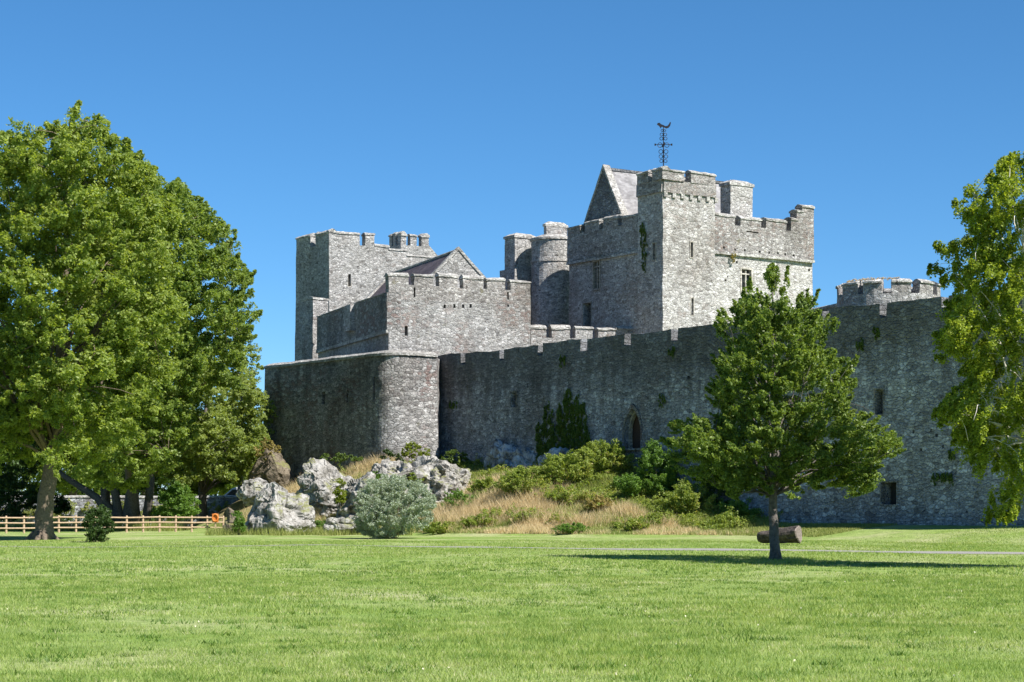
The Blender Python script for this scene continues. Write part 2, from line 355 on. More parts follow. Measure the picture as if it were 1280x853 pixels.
# ------------------------------------------------------------------ terrain
LINE = [(-24.5, 163), BL, BC, BR, CL, CR, (CR[0]+12, CR[1]+22)]
HPX = [-400, 300, 335, 400, 480, 545, 640, 700, 760, 790, 850, 900, 945, 1000, 1200, 1500]
HZ = [0, 1.0, 3.4, 4.0, 4.6, 4.8, 4.1, 4.3, 4.9, 4.3, 2.7, 1.7, .95, .75, .75, .75]
WPX = [-400, 330, 400, 545, 700, 800, 900, 960, 1000, 1500]
WW = [6, 7, 9, 13, 15, 14.5, 12, 9, 8, 9]
def terrain(x, y):
    x = np.asarray(x, float); y = np.asarray(y, float)
    best = np.full(x.shape, 1e9); bpx = np.zeros(x.shape)
    for (p, q) in zip(LINE[:-1], LINE[1:]):
        dx, dy = q[0]-p[0], q[1]-p[1]; t = np.clip(((x-p[0])*dx+(y-p[1])*dy)/(dx*dx+dy*dy), 0, 1)
        cx, cy = p[0]+t*dx, p[1]+t*dy; d = np.hypot(x-cx, y-cy); k = d < best
        best = np.where(k, d, best); bpx = np.where(k, 640+cx/cy*F, bpx)
    poly = LINE+[(60, 200), (0, 215), (-14, 200)]
    ins = np.zeros(x.shape, bool)
    for i in range(len(poly)):
        (x1, y1), (x2, y2) = poly[i], poly[(i+1) % len(poly)]
        c = ((y1 > y) != (y2 > y)); xi = (x2-x1)*(y-y1)/((y2-y1) if y2 != y1 else 1e-9)+x1
        ins ^= (c & (x < xi))
    d = np.where(ins, 0, best)
    H = np.interp(bpx, HPX, HZ); W = np.interp(bpx, WPX, WW)
    t = np.clip(1-d/W, 0, 1); s = t*t*(3-2*t)*.6+t*.4
    z = H*s
    z = z + .02*np.sin(x*.31+1)*np.sin(y*.13) + .012*np.sin(x*.9+y*.4)
    z = np.where(y > 142, np.where((x < -24) , z-.8*np.clip((y-142)/10, 0, 1), z), z)
    bump = .22*np.sin(x*.9+2*np.sin(y*.5))*np.sin(y*.8+x*.3)*np.clip(s*2, 0, 1)*np.clip(d, 0, 1)*np.clip(H-.8, 0, 1)
    return z+bump
def tz(x, y): return float(terrain(np.array([x]), np.array([y]))[0])
def axis(lo, hi, step, far, g=1.35):
    a = list(np.arange(lo, hi+1e-6, step)); s = step; v = a[-1]
    while v < far: s *= g; v += s; a.append(v)
    s = step; v = a[0]; pre = []
    while v > -far: s *= g; v -= s; pre.append(v)
    return np.array(pre[::-1]+a)
gx = axis(-48, 44, .6, 4000); gy = axis(12, 176, .6, 4500)
GX, GY = np.meshgrid(gx, gy); GZ = terrain(GX, GY)
GZ = np.where((np.hypot(GX, GY-80) > 260), GZ-1.0, GZ)
nx, ny = len(gx), len(gy)
idx = np.arange(nx*ny).reshape(ny, nx)
fc = np.stack([idx[:-1, :-1], idx[:-1, 1:], idx[1:, 1:], idx[1:, :-1]], -1).reshape(-1, 4)
def groundmat():
    m, nt, N, L, B = newmat('turf')
    v = vecs(nt); vs = vecs(nt, (1, 1, 1))
    n1 = tex(nt, 'ShaderNodeTexNoise', v, Scale=.18, Detail=5.0, Roughness=.6); n2 = tex(nt, 'ShaderNodeTexNoise', v, Scale=2.2, Detail=6.0, Roughness=.7)
    n3 = tex(nt, 'ShaderNodeTexNoise', v, Scale=28.0, Detail=3.0)
    col = ramp(nt, n1.outputs[0], [(.3, (.16, .26, .04)), (.5, (.26, .335, .10)), (.66, (.38, .40, .19))])
    col = mixc(nt, .7, col, ramp(nt, n2.outputs[0], [(.3, .6), (.5, 1), (.72, 1.3)]), 'MULTIPLY')
    col = mixc(nt, .8, col, ramp(nt, n3.outputs[0], [(.3, .6), (.7, 1.3)]), 'MULTIPLY')
    at = N.new('ShaderNodeAttribute'); at.attribute_name = 'rough'
    dry = ramp(nt, n2.outputs[0], [(.35, (.16, .15, .05)), (.6, (.36, .29, .15))])
    col = mixc(nt, at.outputs['Fac'], col, dry)
    L.new(col, B.inputs['Base Color']); B.inputs['Roughness'].default_value = .95; B.inputs['Specular IOR Level'].default_value = .1
    bp = N.new('ShaderNodeBump'); bp.inputs['Distance'].default_value = .05; L.new(n3.outputs[0], bp.inputs['Height']); L.new(bp.outputs[0], B.inputs['Normal'])
    return m
g = mkobj('ground', np.stack([GX, GY, GZ], -1).reshape(-1, 3), fc, groundmat(), smooth=True)
at = g.data.attributes.new('rough', 'FLOAT', 'POINT')
PXg = 640+GX/np.maximum(GY, 1)*F
mask = np.clip((GZ-.25)/.5, 0, 1)*(PXg < 960)*(GY > 90)*(GY < 170)
at.data.foreach_set('value', mask.astype(np.float32).ravel())
tag(g, kind='structure')

# path
def path_y(x):                          # centre line of the path, from its pixels in the ground plane
    px = [-300, 0, 190, 400, 700, 1280, 1500]; py = [683.5, 683.8, 683.6, 682.4, 685.4, 692.3, 695.5]
    Ys = [EYE*F/(b-HY) for b in py]; Xs = [X(a, c) for a, c in zip(px, Ys)]
    return np.interp(x, Xs, Ys)
mb = MB(); xs = np.arange(-60, 45, .7)
prev = None
def pw(x): return .55+1.1*min(1, max(0, (x+8)/14))
PW = 1.2
for x in xs:
    y = float(path_y(x)); k = pw(x)+random.uniform(-.12, .12); row = [(x, y-k, tz(x, y-k)+.012), (x, y, tz(x, y)+.025), (x, y+k, tz(x, y+k)+.012)]
    b = len(mb.v); mb.v += row
    if prev is not None: mb.f += [(prev, b, b+1, prev+1), (prev+1, b+1, b+2, prev+2)]
    prev = b
tag(mb.build('path', M['path'], smooth=True), kind='structure')

# ------------------------------------------------------------------ grass blades
def blades(name, xy, h, wd, lean, mat, label=None, z=None):
    n = len(xy); zz = terrain(xy[:, 0], xy[:, 1]) if z is None else z
    a = rng.uniform(0, 2*np.pi, n); la = rng.uniform(0, 2*np.pi, n)
    hh = h*rng.uniform(.55, 1.25, n); ln = lean*hh*rng.uniform(.2, 1.3, n)
    ca, sa = np.cos(a)*wd/2, np.sin(a)*wd/2
    v0 = np.stack([xy[:, 0]-ca, xy[:, 1]-sa, zz-.01], -1); v1 = np.stack([xy[:, 0]+ca, xy[:, 1]+sa, zz-.01], -1)
    v2 = np.stack([xy[:, 0]+np.cos(la)*ln, xy[:, 1]+np.sin(la)*ln, zz+hh], -1)
    V = np.stack([v0, v1, v2], 1).reshape(-1, 3); Fc = np.arange(3*n).reshape(-1, 3)
    o = mkobj(name, V, Fc, mat); tag(o, label, 'grass', kind='stuff'); return o
def lawn_pts(y0, y1, n):
    y = np.sqrt(rng.uniform(y0**2, y1**2, n)); x = rng.uniform(-.4, .4, n)*y
    # patchy
    k = np.sin(x*1.3+np.sin(y*.7)*2)*np.sin(y*.9+x*.4)+np.sin(x*.37-y*.21)*.8
    keep = rng.uniform(-1.8, 1.1, n) < k
    return np.stack([x, y], -1)[keep]
parts = [(lawn_pts(15, 30, 400000), .045, .010), (lawn_pts(30, 48, 380000), .05, .016), (lawn_pts(48, 100, 380000), .055, .03)]
P_all = np.concatenate([p[0] for p in parts]); hs = np.concatenate([np.full(len(p[0]), p[1]) for p in parts]); ws = np.concatenate([np.full(len(p[0]), p[2]) for p in parts])
on = np.abs(P_all[:, 1]-path_y(P_all[:, 0])) > .5+1.25*np.clip((P_all[:, 0]+8)/14, 0, 1)+rng.uniform(-.3, .1, len(P_all))
on &= terrain(P_all[:, 0], P_all[:, 1]) < 1.2
P_all, hs, ws = P_all[on], hs[on], ws[on]
tall = np.sin(P_all[:, 0]*.8+1)*np.sin(P_all[:, 1]*.33)+rng.normal(0, .5, len(P_all)); hs = hs*(1+.35*np.clip(tall, -1, 1.5))
blades('lawn_grass', P_all, hs, ws, .9, M['grass'], 'short mown green lawn in the foreground with patchy clumps')

n = 900; yy = np.sqrt(rng.uniform(17.0**2, 60**2, n)); xx = rng.uniform(-.27, .27, n)*yy
k_ = np.repeat(np.arange(n), 26); rr0 = np.repeat(rng.uniform(.03, .13, n), 26)
xy = np.stack([xx[k_]+rng.normal(0, 1, len(k_))*rr0*1.6, yy[k_]+rng.normal(0, 1, len(k_))*rr0], -1)
M['clover'] = leafmat('lawn_weeds', (.055, .13, .015), (.13, .22, .03), .3)
blades('lawn_weeds', xy, .062, .022, 1.3, M['clover'], 'darker green weed tufts scattered in the lawn')
n = 70; yy = np.sqrt(rng.uniform(17.0**2, 50**2, n)); xx = rng.uniform(-.27, .27, n)*yy
P = np.stack([xx, yy, terrain(xx, yy)+.045], -1)
M['daisy'] = simple('daisy_petals', (.75, .72, .5), .7)
DAISY = P
# rough grass on the bank
def bank_pts(n, px0, px1, dmin, dmax):
    out = []
    px = rng.uniform(px0, px1, n); 
    cx, cy = [], []
    k = (px-640)/F; t = (k*CW1[1]-CW1[0])/(A[0]-k*A[1]); cx = CW1[0]+A[0]*t; cy = CW1[1]+A[1]*t
    d = rng.uniform(dmin, dmax, n)
    return np.stack([cx-.825*d-.0*cx, cy-.565*d], -1), px, d
def noise2(x, y, s, o=0): return np.sin(x*s+o+1.7*np.sin(y*s*.8+o))*np.sin(y*s*1.1-o+1.3*np.sin(x*s*.6))
xy, px, d = bank_pts(210000, 500, 1130, .2, 17)
zt = terrain(xy[:, 0], xy[:, 1]); sel = zt > .12
xy, zt = xy[sel], zt[sel]; nv = noise2(xy[:, 0], xy[:, 1], .5)+.6*noise2(xy[:, 0], xy[:, 1], 1.4, 2)
px_ = 640+xy[:, 0]/xy[:, 1]*F; d_ = ((xy[:, 0]-CW1[0])*-.825+(xy[:, 1]-CW1[1])*-.565)
dry = (nv+rng.normal(0, .35, len(xy)) > (-.35+.10*(px_ > 900)*6)) & (d_ > 5.2) & (px_ < 1000) & (d_ < 14.5+rng.normal(0, 1, len(xy)))
hh = np.where(zt < .5, .22, .5)*(1+.4*np.clip(nv, -1, 1)); hh = np.where(px_ > 960, .12, hh)
blades('dry_grass', xy[dry], hh[dry]*1.35, .035, .7, M['drygrass'], 'straw coloured tall dry grass on the bank below the curtain wall')
blades('rough_grass', xy[~dry], hh[~dry]*.9, .04, .6, M['midgrass'], 'long green and yellowing grass around the foot of the bank and wall')
# around the rocks
n = 60000; xx = rng.uniform(-24, -3, n); yy = rng.uniform(112, 146, n); zt = terrain(xx, yy); s = (zt > .1) | ((yy > 119+1.2*np.sin(xx*1.9)) & (xx > -18.5) & (xx < -6) & (rng.uniform(0, 1, n) < .8))
blades('rough_grass', np.stack([xx, yy], -1)[s], .45, .04, .6, M['midgrass'], 'tufts of long grass growing around the limestone rocks')
n = 30000; xx = rng.uniform(-50, -24, n); yy = rng.uniform(140, 160, n)
blades('riverbank_weeds', np.stack([xx, yy], -1), .75, .05, .5, M['midgrass'], 'tall yellow green weeds on the river bank behind the timber fence')

# ------------------------------------------------------------------ castle pieces
def merlons(th, p, q, ranges, zs, zt, thick, mat, cope=True, metres=False, rough=.05):
    for r in ranges:
        a, b = (onl(p, q, r[0]), onl(p, q, r[1])) if not metres else r
        zt_r = zt+random.uniform(-.09, .05); m = MB(); m.wallbox(a, b, thick, zs-.02, zt_r, out=0)
        o = roughen(m.build('merlon', mat, th), .45, rough)
        if cope:
            c = MB(); c.coping(a, b, thick, zt_r-.01, h=random.uniform(.07, .14), rise=random.uniform(.1, .2))
            roughen(c.build('coping', M['quoin'], o), .3, .09)
def sub(a, b): return (a[0]-b[0], a[1]-b[1])
def off(p, d, k): return (p[0]+d[0]*k, p[1]+d[1]*k)
def slot(p, q, px0, px1, Zb, Zt, depth=.7, arch=False, out=.4):
    a, b = onl(p, q, px0), onl(p, q, px1); m = MB()
    if not arch: m.wallbox(a, b, depth, Zb, Zt, out=out); return m, a, b
    d = unit(sub(b, a)); n = (-d[1], d[0]); wd = math.hypot(*sub(b, a)); h = Zt-Zb; r = wd
    prof = [(0, Zb), (wd, Zb)]
    hs = Zt-wd*.87
    for i in range(7): t = i/6*R(60); prof.append((wd*math.cos(t), hs+wd*math.sin(t)))
    for i in range(5, -1, -1): t = i/6*R(60); prof.append((wd-wd*math.cos(t), hs+wd*math.sin(t)))
    k = len(prof)
    vs = [(a[0]+d[0]*u-n[0]*out, a[1]+d[1]*u-n[1]*out, z) for u, z in prof]+[(a[0]+d[0]*u+n[0]*depth, a[1]+d[1]*u+n[1]*depth, z) for u, z in prof]
    m.add(vs, [tuple(range(k)), tuple(range(k, 2*k))[::-1]]+[(i+k, (i+1) % k+k, (i+1) % k, i) for i in range(k)])
    return m, a, b
def zz(p, q, px, py): return Z(py, onl(p, q, px)[1])
CWT = None
def openings(th, wall, lst):
    """lst: (p, q, px0, px1, py0, py1, style). cuts the wall and adds the window parts"""
    C = MB(); todo = []
    for (p, q, a, b, t, bo, style) in lst:
        Yc = onl(p, q, (a+b)/2)[1]; zt, zb = Z(t, Yc), Z(bo, Yc)
        dep = {'slit': .6, 'hole': .45, 'two': .45, 'opening': .8, 'window': .5}.get(style, .6)
        m, A_, B_ = slot(p, q, a, b, zb, zt, dep); C.add(m.v, m.f); todo.append((A_, B_, zb, zt, dep, style))
    cut(wall, C)
    for (a, b, zb, zt, dep, style) in todo:
        d = unit(sub(b, a)); n = (-d[1], d[0]); wd = math.hypot(*sub(b, a))
        if style == 'hole': continue
        if style == 'slit' or style == 'opening':
            m = MB(); e = .07 if style == 'slit' else .08
            for s, (u, v) in enumerate((((-e, 0)), ((wd, wd+e)))): 
                m.wallbox(off(a, d, u), off(a, d, v), .3, zb-.08, zt+.1, out=.035)
            m.wallbox(off(a, d, 0), off(a, d, wd), .3, zt, zt+.09, out=.033)
            m.wallbox(off(a, d, 0), off(a, d, wd), .3, zb-.08, zb, out=.036)
            f = m.build('window_surround', M['bastion'] if th is CWT else M['dress'], th); 
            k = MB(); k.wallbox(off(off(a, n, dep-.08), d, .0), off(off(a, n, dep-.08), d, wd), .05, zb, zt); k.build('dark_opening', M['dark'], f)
        else:
            m = MB(); e = .14
            for (u, v) in ((-e, 0), (wd, wd+e)): m.wallbox(off(a, d, u), off(a, d, v), .4, zb-.1, zt+.14, out=.04)
            m.wallbox(a, b, .4, zt, zt+.16, out=.06); m.wallbox(a, b, .4, zb-.14, zb, out=.08)
            if style == 'two': m.wallbox(off(a, d, wd/2-.06), off(a, d, wd/2+.06), .3, zb, zt, out=-.06); m.wallbox(a, b, .25, zb+(zt-zb)*.78, zb+(zt-zb)*.83, out=-.07)
            f = m.build('window_surround', M['dress'], th)
            k = MB(); g0 = off(a, n, .28); k.wallbox(g0, off(g0, d, wd), .03, zb, zt); k.build('window_pane', M['glass'], f)

# ---- long curtain wall
CT = Z(371.2, 105.0)
cw = thing('curtain_wall', 'long dark grey rubble curtain wall with battlements, running right from the rounded bastion', 'castle wall', (cwall(900)[0], cwall(900)[1], 0))
CWT = cw
nA = (.825, .565)                            # into the ward
SILL = CT-.80
m = MB(); base = [CL, CR, off(CR, nA, 2.2), off(CL, nA, 2.2)]
fo = [off(CL, nA, -.55), off(CR, nA, -.55), off(CR, nA, 2.2), off(CL, nA, 2.2)]
m.prism(fo, -1.0, SILL-1.2, base)
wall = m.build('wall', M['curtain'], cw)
def cface(px): return cwall(px)
C0, C1 = CL, CR
def face_at(z):                              # battered face line at height z
    k = -.55*(1-(z+1)/(SILL-1.2+1)); return off(CL, nA, k), off(CR, nA, k)
lst = []
for (a, b, t, bo, st) in ((638.5, 646, 490.5, 509, 'opening'), (1094, 1104, 487, 518, 'opening'), (1102, 1121, 603, 631, 'opening')):
    z = Z((t+bo)/2, cwall(a)[1]); p, q = face_at(z); lst.append((p, q, a, b, t, bo, st))
for (a, t) in ((706, 520), (905, 500), (1150, 560), (1170, 542), (565, 505), (1210, 470), (860, 470), (1140, 538), (1163, 536)):
    z = Z(t, cwall(a)[1]); p, q = face_at(z); lst.append((p, q, a, a+3, t, t+4, 'hole'))
openings(cw, wall, lst)
# blocked opening with irregular shape and the pointed doorway
p, q = face_at(6.5)
m1, a, b = slot(p, q, 780.5, 801, Z(561, onl(p, q, 790)[1]), Z(510.5, onl(p, q, 790)[1]), .85, True); cut(wall, m1)
roughen(wall, .7, .07)
d = unit(sub(b, a)); n = (-d[1], d[0]); wd = math.hypot(*sub(b, a)); zb = Z(561, onl(p, q, 790)[1]); zt = Z(510.5, onl(p, q, 790)[1])
def archring(a, d, n, wd, zb, zt, e, y0, y1):
    def prof(k):
        w_ = wd+2*k; hs = zt-wd*.87; pr = [(wd+k, zb)]
        for i in range(9): t = i/8*R(60); pr.append((-k+w_*math.cos(t), hs+w_*math.sin(t)))
        for i in range(7, -1, -1): t = i/8*R(60); pr.append((wd+k-w_*math.cos(t), hs+w_*math.sin(t)))
        pr.append((-k, zb)); return pr
    i_, o_ = prof(0), prof(e); N_ = len(i_); vs = []
    for pr, y in ((i_, y0), (o_, y0), (o_, y1), (i_, y1)): vs += [(a[0]+d[0]*u+n[0]*y, a[1]+d[1]*u+n[1]*y, z) for u, z in pr]
    fs = []
    for i in range(N_-1):
        for k in range(4): k2 = (k+1) % 4; fs.append((k*N_+i, k*N_+i+1, k2*N_+i+1, k2*N_+i))
    return vs, fs
m = MB(); m.add(*archring(a, d, n, wd, zb, zt, .16, -.04, .3)); dr = m.build('doorway_arch', M['bastion'], cw)
m = MB(); m.add(*archring(a, d, n, wd-.0, zb, zt-.0, -.14, .3, .55)); m.build('inner_arch', M['dress'], dr)
m = MB(); hs = zt-wd*.87; pr = [(0, zb), (wd, zb)]+[(wd*math.cos(i/8*R(60)), hs+wd*math.sin(i/8*R(60))) for i in range(9)]+[(wd-wd*math.cos(i/8*R(60)), hs+wd*math.sin(i/8*R(60))) for i in range(7, -1, -1)]
k = len(pr); m.add([(a[0]+d[0]*u+n[0]*.6, a[1]+d[1]*u+n[1]*.6, z) for u, z in pr]+[(a[0]+d[0]*u+n[0]*.68, a[1]+d[1]*u+n[1]*.68, z) for u, z in pr], [tuple(range(k)), tuple(range(k, 2*k))[::-1]]+[(i+k, (i+1) % k+k, (i+1) % k, i) for i in range(k)])
door = m.build('door', M['wood'], cw)
m = MB(); h_ = off(off(a, n, .54), d, wd*.75); m.box((h_[0], h_[1], zb+1.0), .06, .06, .18, math.atan2(d[1], d[0])); m.build('handle', M['iron'], door)
m = MB(); m.wallbox(off(a, d, -.1), off(b, d, .3), .7, zb-.12, zb, out=.25); roughen(m.build('threshold', M['quoin'], cw), .3, .03)
# parapet
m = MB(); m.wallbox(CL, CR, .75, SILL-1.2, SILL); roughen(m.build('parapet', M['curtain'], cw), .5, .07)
cre = [(576, 581), (624.5, 630), (673, 679), (725.5, 733), (781, 788), (838.5, 847), (899, 906.5), (964, 972), (1029, 1037), (1100, 1109), (1176.5, 1185.5), (1258, 1268), (1345, 1356)]
rr = []; last = 544
for c in cre: rr.append((last, c[0])); last = c[1]
rr.append((last, 1418))
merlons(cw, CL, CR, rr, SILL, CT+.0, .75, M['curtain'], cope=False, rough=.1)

# ---- rounded bastion
def arc_corner(p0, c, p1, r, n=12):
    d0 = unit(sub(p0, c)); d1 = unit(sub(p1, c)); a, b = off(c, d0, r), off(c, d1, r); out = []
    for i in range(n+1):
        t = i/n; out.append(((1-t)**2*a[0]+2*t*(1-t)*c[0]+t*t*b[0], (1-t)**2*a[1]+2*t*(1-t)*c[1]+t*t*b[1]))
    return out
bast = thing('corner_bastion', 'broad low bastion with a rounded corner and pale coping, rising from the rocks', 'bastion', (BC[0], BC[1], 0))
BT = Z(437, 141.5)
corner = arc_corner(BL, BC, BR, 2.0, 12)
front = [BL]+corner+[BR]
def grow(pts, c, k): return [(c[0]+(p[0]-c[0])*(1+k), c[1]+(p[1]-c[1])*(1+k)) for p in pts]
back = [(CL[0]+.5, CL[1]+1.5), (-4.5, 152), (-12, 163), (-19, 163)]
poly = front+back
cen = (-9, 153)
m = MB(); m.prism(grow(poly, cen, .055), .5, BT-.4, poly); bw = m.build('wall', M['bastion'], bast)
lst = []
for (a, b, t, bo) in ((466.3, 469, 471.5, 498.5), (434, 436.2, 487, 502), (402, 407, 490, 505)):
    kk = .055*(1-(Z((t+bo)/2, 146)-.5)/(BT-.9)); p_, q_ = grow([BL, BC], cen, kk); lst.append((p_, q_, a, b, t, bo, 'hole'))
openings(bast, bw, lst)
roughen(bw, .6, .08)
m = MB()
pts = front; 
for i in range(len(pts)-1): m.coping(pts[i], pts[i+1], 1.0, BT-.4, h=.18, rise=.2, out=.12, ext=.0)
roughen(m.build('coping', M['quoin'], bast), .5, .05)

# ---- gate block with side wall
D1 = unit((-.37, 1)); D2 = unit((1, .43))
G0 = pt(486, 146.0); G1 = onl(G0, off(G0, D2, 1), 663)
GT = Z(340, 146.0); GS = Z(355.6, 146.0)
gb = thing('gate_block', 'square sunlit block with six merlons and arrow slits, behind the rounded bastion', 'gatehouse', (G0[0], G0[1], 0))
m = MB(); m.prism([G0, G1, off(G1, D1, 6), off(G0, D1, 6)], 3, GS-1.1); gw = m.build('wall', M['gate'], gb)
openings(gb, gw, [(G0, G1, 505.6, 509.5, 408, 420, 'hole')]+[(G0, G1, a, a+3, 380.5, 385.5, 'hole') for a in (554, 566.3, 577.5, 586.8)]+[(G0, G1, 517.2, 519.6, 365, 377, 'hole'), (G0, G1, 634.4, 636.6, 370, 384, 'hole')])
roughen(gw, .6, .05)
m = MB(); m.wallbox(G0, G1, .7, GS-1.1, GS); pa = m.build('parapet', M['parapet'], gb)
openings(gb, pa, [(G0, G1, 517.2, 519.6, 360, 372, 'hole'), (G0, G1, 634.4, 636.6, 365.5, 375, 'hole')]); roughen(pa, .5, .05)
merlons(gb, G0, G1, [(486, 510.5), (518, 542), (549, 571.7), (578.7, 604), (609, 632), (639, 663)], GS, GT-.22, .7, M['parapet'])
S1 = onl(G0, off(G0, D1, 1), 398)
# side wall running back to the left (dark face)
m = MB(); ST = Z(364, 146.0)
E1 = off(G0, D1, .75)
m.wallbox(S1, off(G0, D1, .0), .9, 14.7, ST-.1, out=.14); m2 = MB(); m2.wallbox(S1, G0, .9, 3, 14.7)
roughen(m2.build('side_wall', M['tower'], gb), .7, .05); roughen(m.build('side_parapet', M['bastion'], gb), .6, .05)
c = MB(); c.coping(S1, off(G0, D1, .8), .9, ST-.11, out=.18, h=.06, rise=.1); roughen(c.build('side_coping', M['quoin'], gb), .5, .04)
m = MB(); m.wallbox(S1, off(G0, D1, .02), .3, 14.45, 14.7, out=.2); roughen(m.build('string_course', M['quoin'], gb), .6, .03)
for (x0, x1, t, bo, nm) in ((438.5, 446.5, 383, 416, 'buttress'),):
    a, b = onl(S1, G0, x0), onl(S1, G0, x1); m = MB(); m.wallbox(a, b, .8, Z(bo, a[1]), Z(t, a[1]), out=.55); roughen(m.build(nm, M['gate'], gb), .5, .04)
pp = pt(391, 166.5); qq = pt(410, 167.6)
m = MB(); m.wallbox(pp, qq, 1.5, 13, Z(374, 166.5)); sb = m.build('corner_turret', M['gate'], gb); roughen(sb, .6, .05)
c = MB(); c.coping(pp, qq, 1.5, Z(374, 166.5)-.02); roughen(c.build('coping', M['quoin'], sb), .5, .04)

# ---- inner wall
I0, I1 = (G1[0]+.05, G1[1]+.3), pt(793, 153.3)
iw = thing('inner_wall', 'low sunlit inner wall with wide merlons between the square block and the keep', 'castle wall', (I0[0], I0[1], 0))
IT = Z(405.5, 150.6); IS = IT-.95
m = MB(); m.wallbox(I0, I1, .8, 4, IS); roughen(m.build('wall', M['gate'], iw), .6, .05)
merlons(iw, I0, I1, [(663.5, 683), (690, 712.5), (719.5, 740.7), (747.7, 769.5), (770.5, 792)], IS, IT-.22, .8, M['gate'])

# ---- keep
Au = unit(A); Bu = unit((1.46, 1.0))
K0 = pt(828.5, 150.0)
KA = onl(K0, off(K0, Au, 1), 709); KB = onl(K0, off(K0, Bu, 1), 1017.5)
TA = onl(K0, off(K0, Au, 1), 797); TB = onl(K0, off(K0, Bu, 1), 893.5)
la = math.hypot(*sub(KA, K0)); lb = math.hypot(*sub(KB, K0))
keep = thing('keep', 'tall pale stone keep with corner turret, chimney and gabled roof, highest of the castle', 'castle keep', (K0[0]+4, K0[1]+6, 0))
K0i = off(off(K0, Au, .18), Bu, .18)               # main body sits a little behind the turret faces
KAi = off(KA, Bu, .18); KBi = off(KB, Au, .18); KD = off(off(K0, Au, la), Bu, lb)
KT = Z(264.6, TB[1]); KS = Z(278.5, TB[1]); KSTR = Z(314.5, TB[1])
m = MB(); m.prism([K0i, KBi, KD, KAi], 3.5, KSTR); kw = m.build('wall', M['keep'], keep)
fA = (KAi, K0i); fB = (K0i, KBi); tA = (TA, K0); tB = (K0, TB)
openings(keep, kw, [(*fA, 742, 749.3, 327, 361, 'two'), (*fA, 729, 739, 379, 409, 'opening'), (*fB, 927, 939, 337, 366, 'two'),
                    (*fB, 919.5, 922, 326, 329, 'hole'), (*fB, 1010, 1013, 336, 339, 'hole'), (*fB, 906, 908.5, 349, 352, 'hole')])
roughen(kw, .7, .05)
# parapet storey above the string course
m = MB(); zlow = KSTR
m.wallbox(KA, off(TA, Bu, .1), .9, KSTR, KS-.0); m.wallbox(KB, KD, .8, KSTR, KS-.01); m.wallbox(KD, KA, .8, KSTR, KS-.02); roughen(m.build('rear_parapet', M['parapet'], keep), .5, .05); m = MB()
m.wallbox(off(TB, Au, .1), KB, .9, KSTR, KS, out=.0)
kp = m.build('parapet_wall', M['parapet'], keep)
openings(keep, kp, [(off(TB, Au, .1), KB, a, a+2.2, b, b+3, 'hole') for a, b in ((904, 308.6), (918, 311), (930, 312), (948, 313.6), (960, 314.6), (971.5, 315.6), (981, 316.8), (991.5, 318))]+[(off(TB, Au, .1), KB, 933.5, 948, 289.5, 291.2, 'hole')])
roughen(kp, .5, .05)
m = MB(); m.wallbox(off(TB, Au, .1), KB, .5, KSTR-.16, KSTR+.04, out=.1); roughen(m.build('string_course', M['quoin'], keep), .5, .03); m = MB(); m.wallbox(KA, off(TA, Bu, .1), .5, KSTR-.16, KSTR+.04, out=.1); roughen(m.build('string_course', M['quoin'], keep), .5, .03)
merlons(keep, off(TB, Au, .1), KB, [(894, 919.2), (926, 951.2), (957.6, 983)], KS, KT-.25, .8, M['parapet'])
merlons(keep, off(TB, Au, .1), KB, [(989, 997)], KS, KT+.1, .8, M['parapet']); merlons(keep, off(TB, Au, .1), KB, [(996, 1004)], KS, KT+.7, .8, M['parapet'])
merlons(keep, off(TB, Au, .1), KB, [(1003, 1017.5)], KS, KT+1.15, .8, M['parapet'])
merlons(keep, KA, off(TA, Bu, .1), [(709, 725), (731, 749), (753.5, 772), (777, 796.5)], KS, KT-.25, .8, M['parapet'])
L_ = lb
merlons(keep, KB, KD, [(off(KB, Au, s), off(KB, Au, s+1.8)) for s in (1.5, 4.2, 7, 9.7)], KS, KT-.25, .7, M['parapet'], metres=True)
merlons(keep, KD, KA, [(off(KD, Bu, -s), off(KD, Bu, -s-1.8)) for s in (.2, 3, 5.8, 8.6, 11.4)], KS, KT-.25, .7, M['parapet'], metres=True)
# corner turret of the keep
TT = Z(208.5, 150.0); TS = Z(224.5, 150.0); TC = Z(240, 150.0)
tp = [K0, TB, off(TB, Au, math.hypot(*sub(TA, K0))), TA]
m = MB(); m.prism(tp, 3.5, TC); tw = m.build('corner_turret', M['keep'], keep)
openings(keep, tw, [(*tA, 816, 819.2, 304, 325, 'slit'), (*tB, 863, 866, 303, 322, 'slit'), (*tB, 863.8, 866.8, 373, 394, 'slit')])
roughen(tw, .6, .05)
T2 = tp[2]
m = MB()
for a, b in ((K0, TB), (TB, T2), (T2, TA), (TA, K0)): m.wallbox(a, b, .6, TC, TS, out=.14)
tpw = m.build('turret_parapet', M['parapet'], tw); roughen(tpw, .5, .05)
m = MB()
for i in range(7):
    s = i*.83+.05; a = off(K0, Bu, s); m.wallbox(a, off(a, Bu, .32), .4, TC-.36, TC, out=.13)
roughen(m.build('corbels', M['quoin'], tw), .3, .02)
for (a, b, rs) in ((off(K0, Au, -.14), TB, [(828, 855.5), (863.7, 894.3)]), (TA, off(K0, Bu, -.1), [(796, 810), (815, 828.3)])):
    d = unit(sub(b, a)); n = (-d[1], d[0]); merlons(keep, off(a, n, -.14), off(b, n, -.14), rs, TS, TT-.25, .65, M['parapet'])
merlons(keep, T2, TA, [(off(T2, Bu, -.0), off(T2, Bu, -2)), (off(T2, Bu, -3), off(T2, Bu, -5))], TS, TT-.25, .6, M['parapet'], metres=True)
merlons(keep, TB, T2, [(off(TB, Au, .6), off(TB, Au, 2.4))], TS, TT-.25, .6, M['parapet'], metres=True)
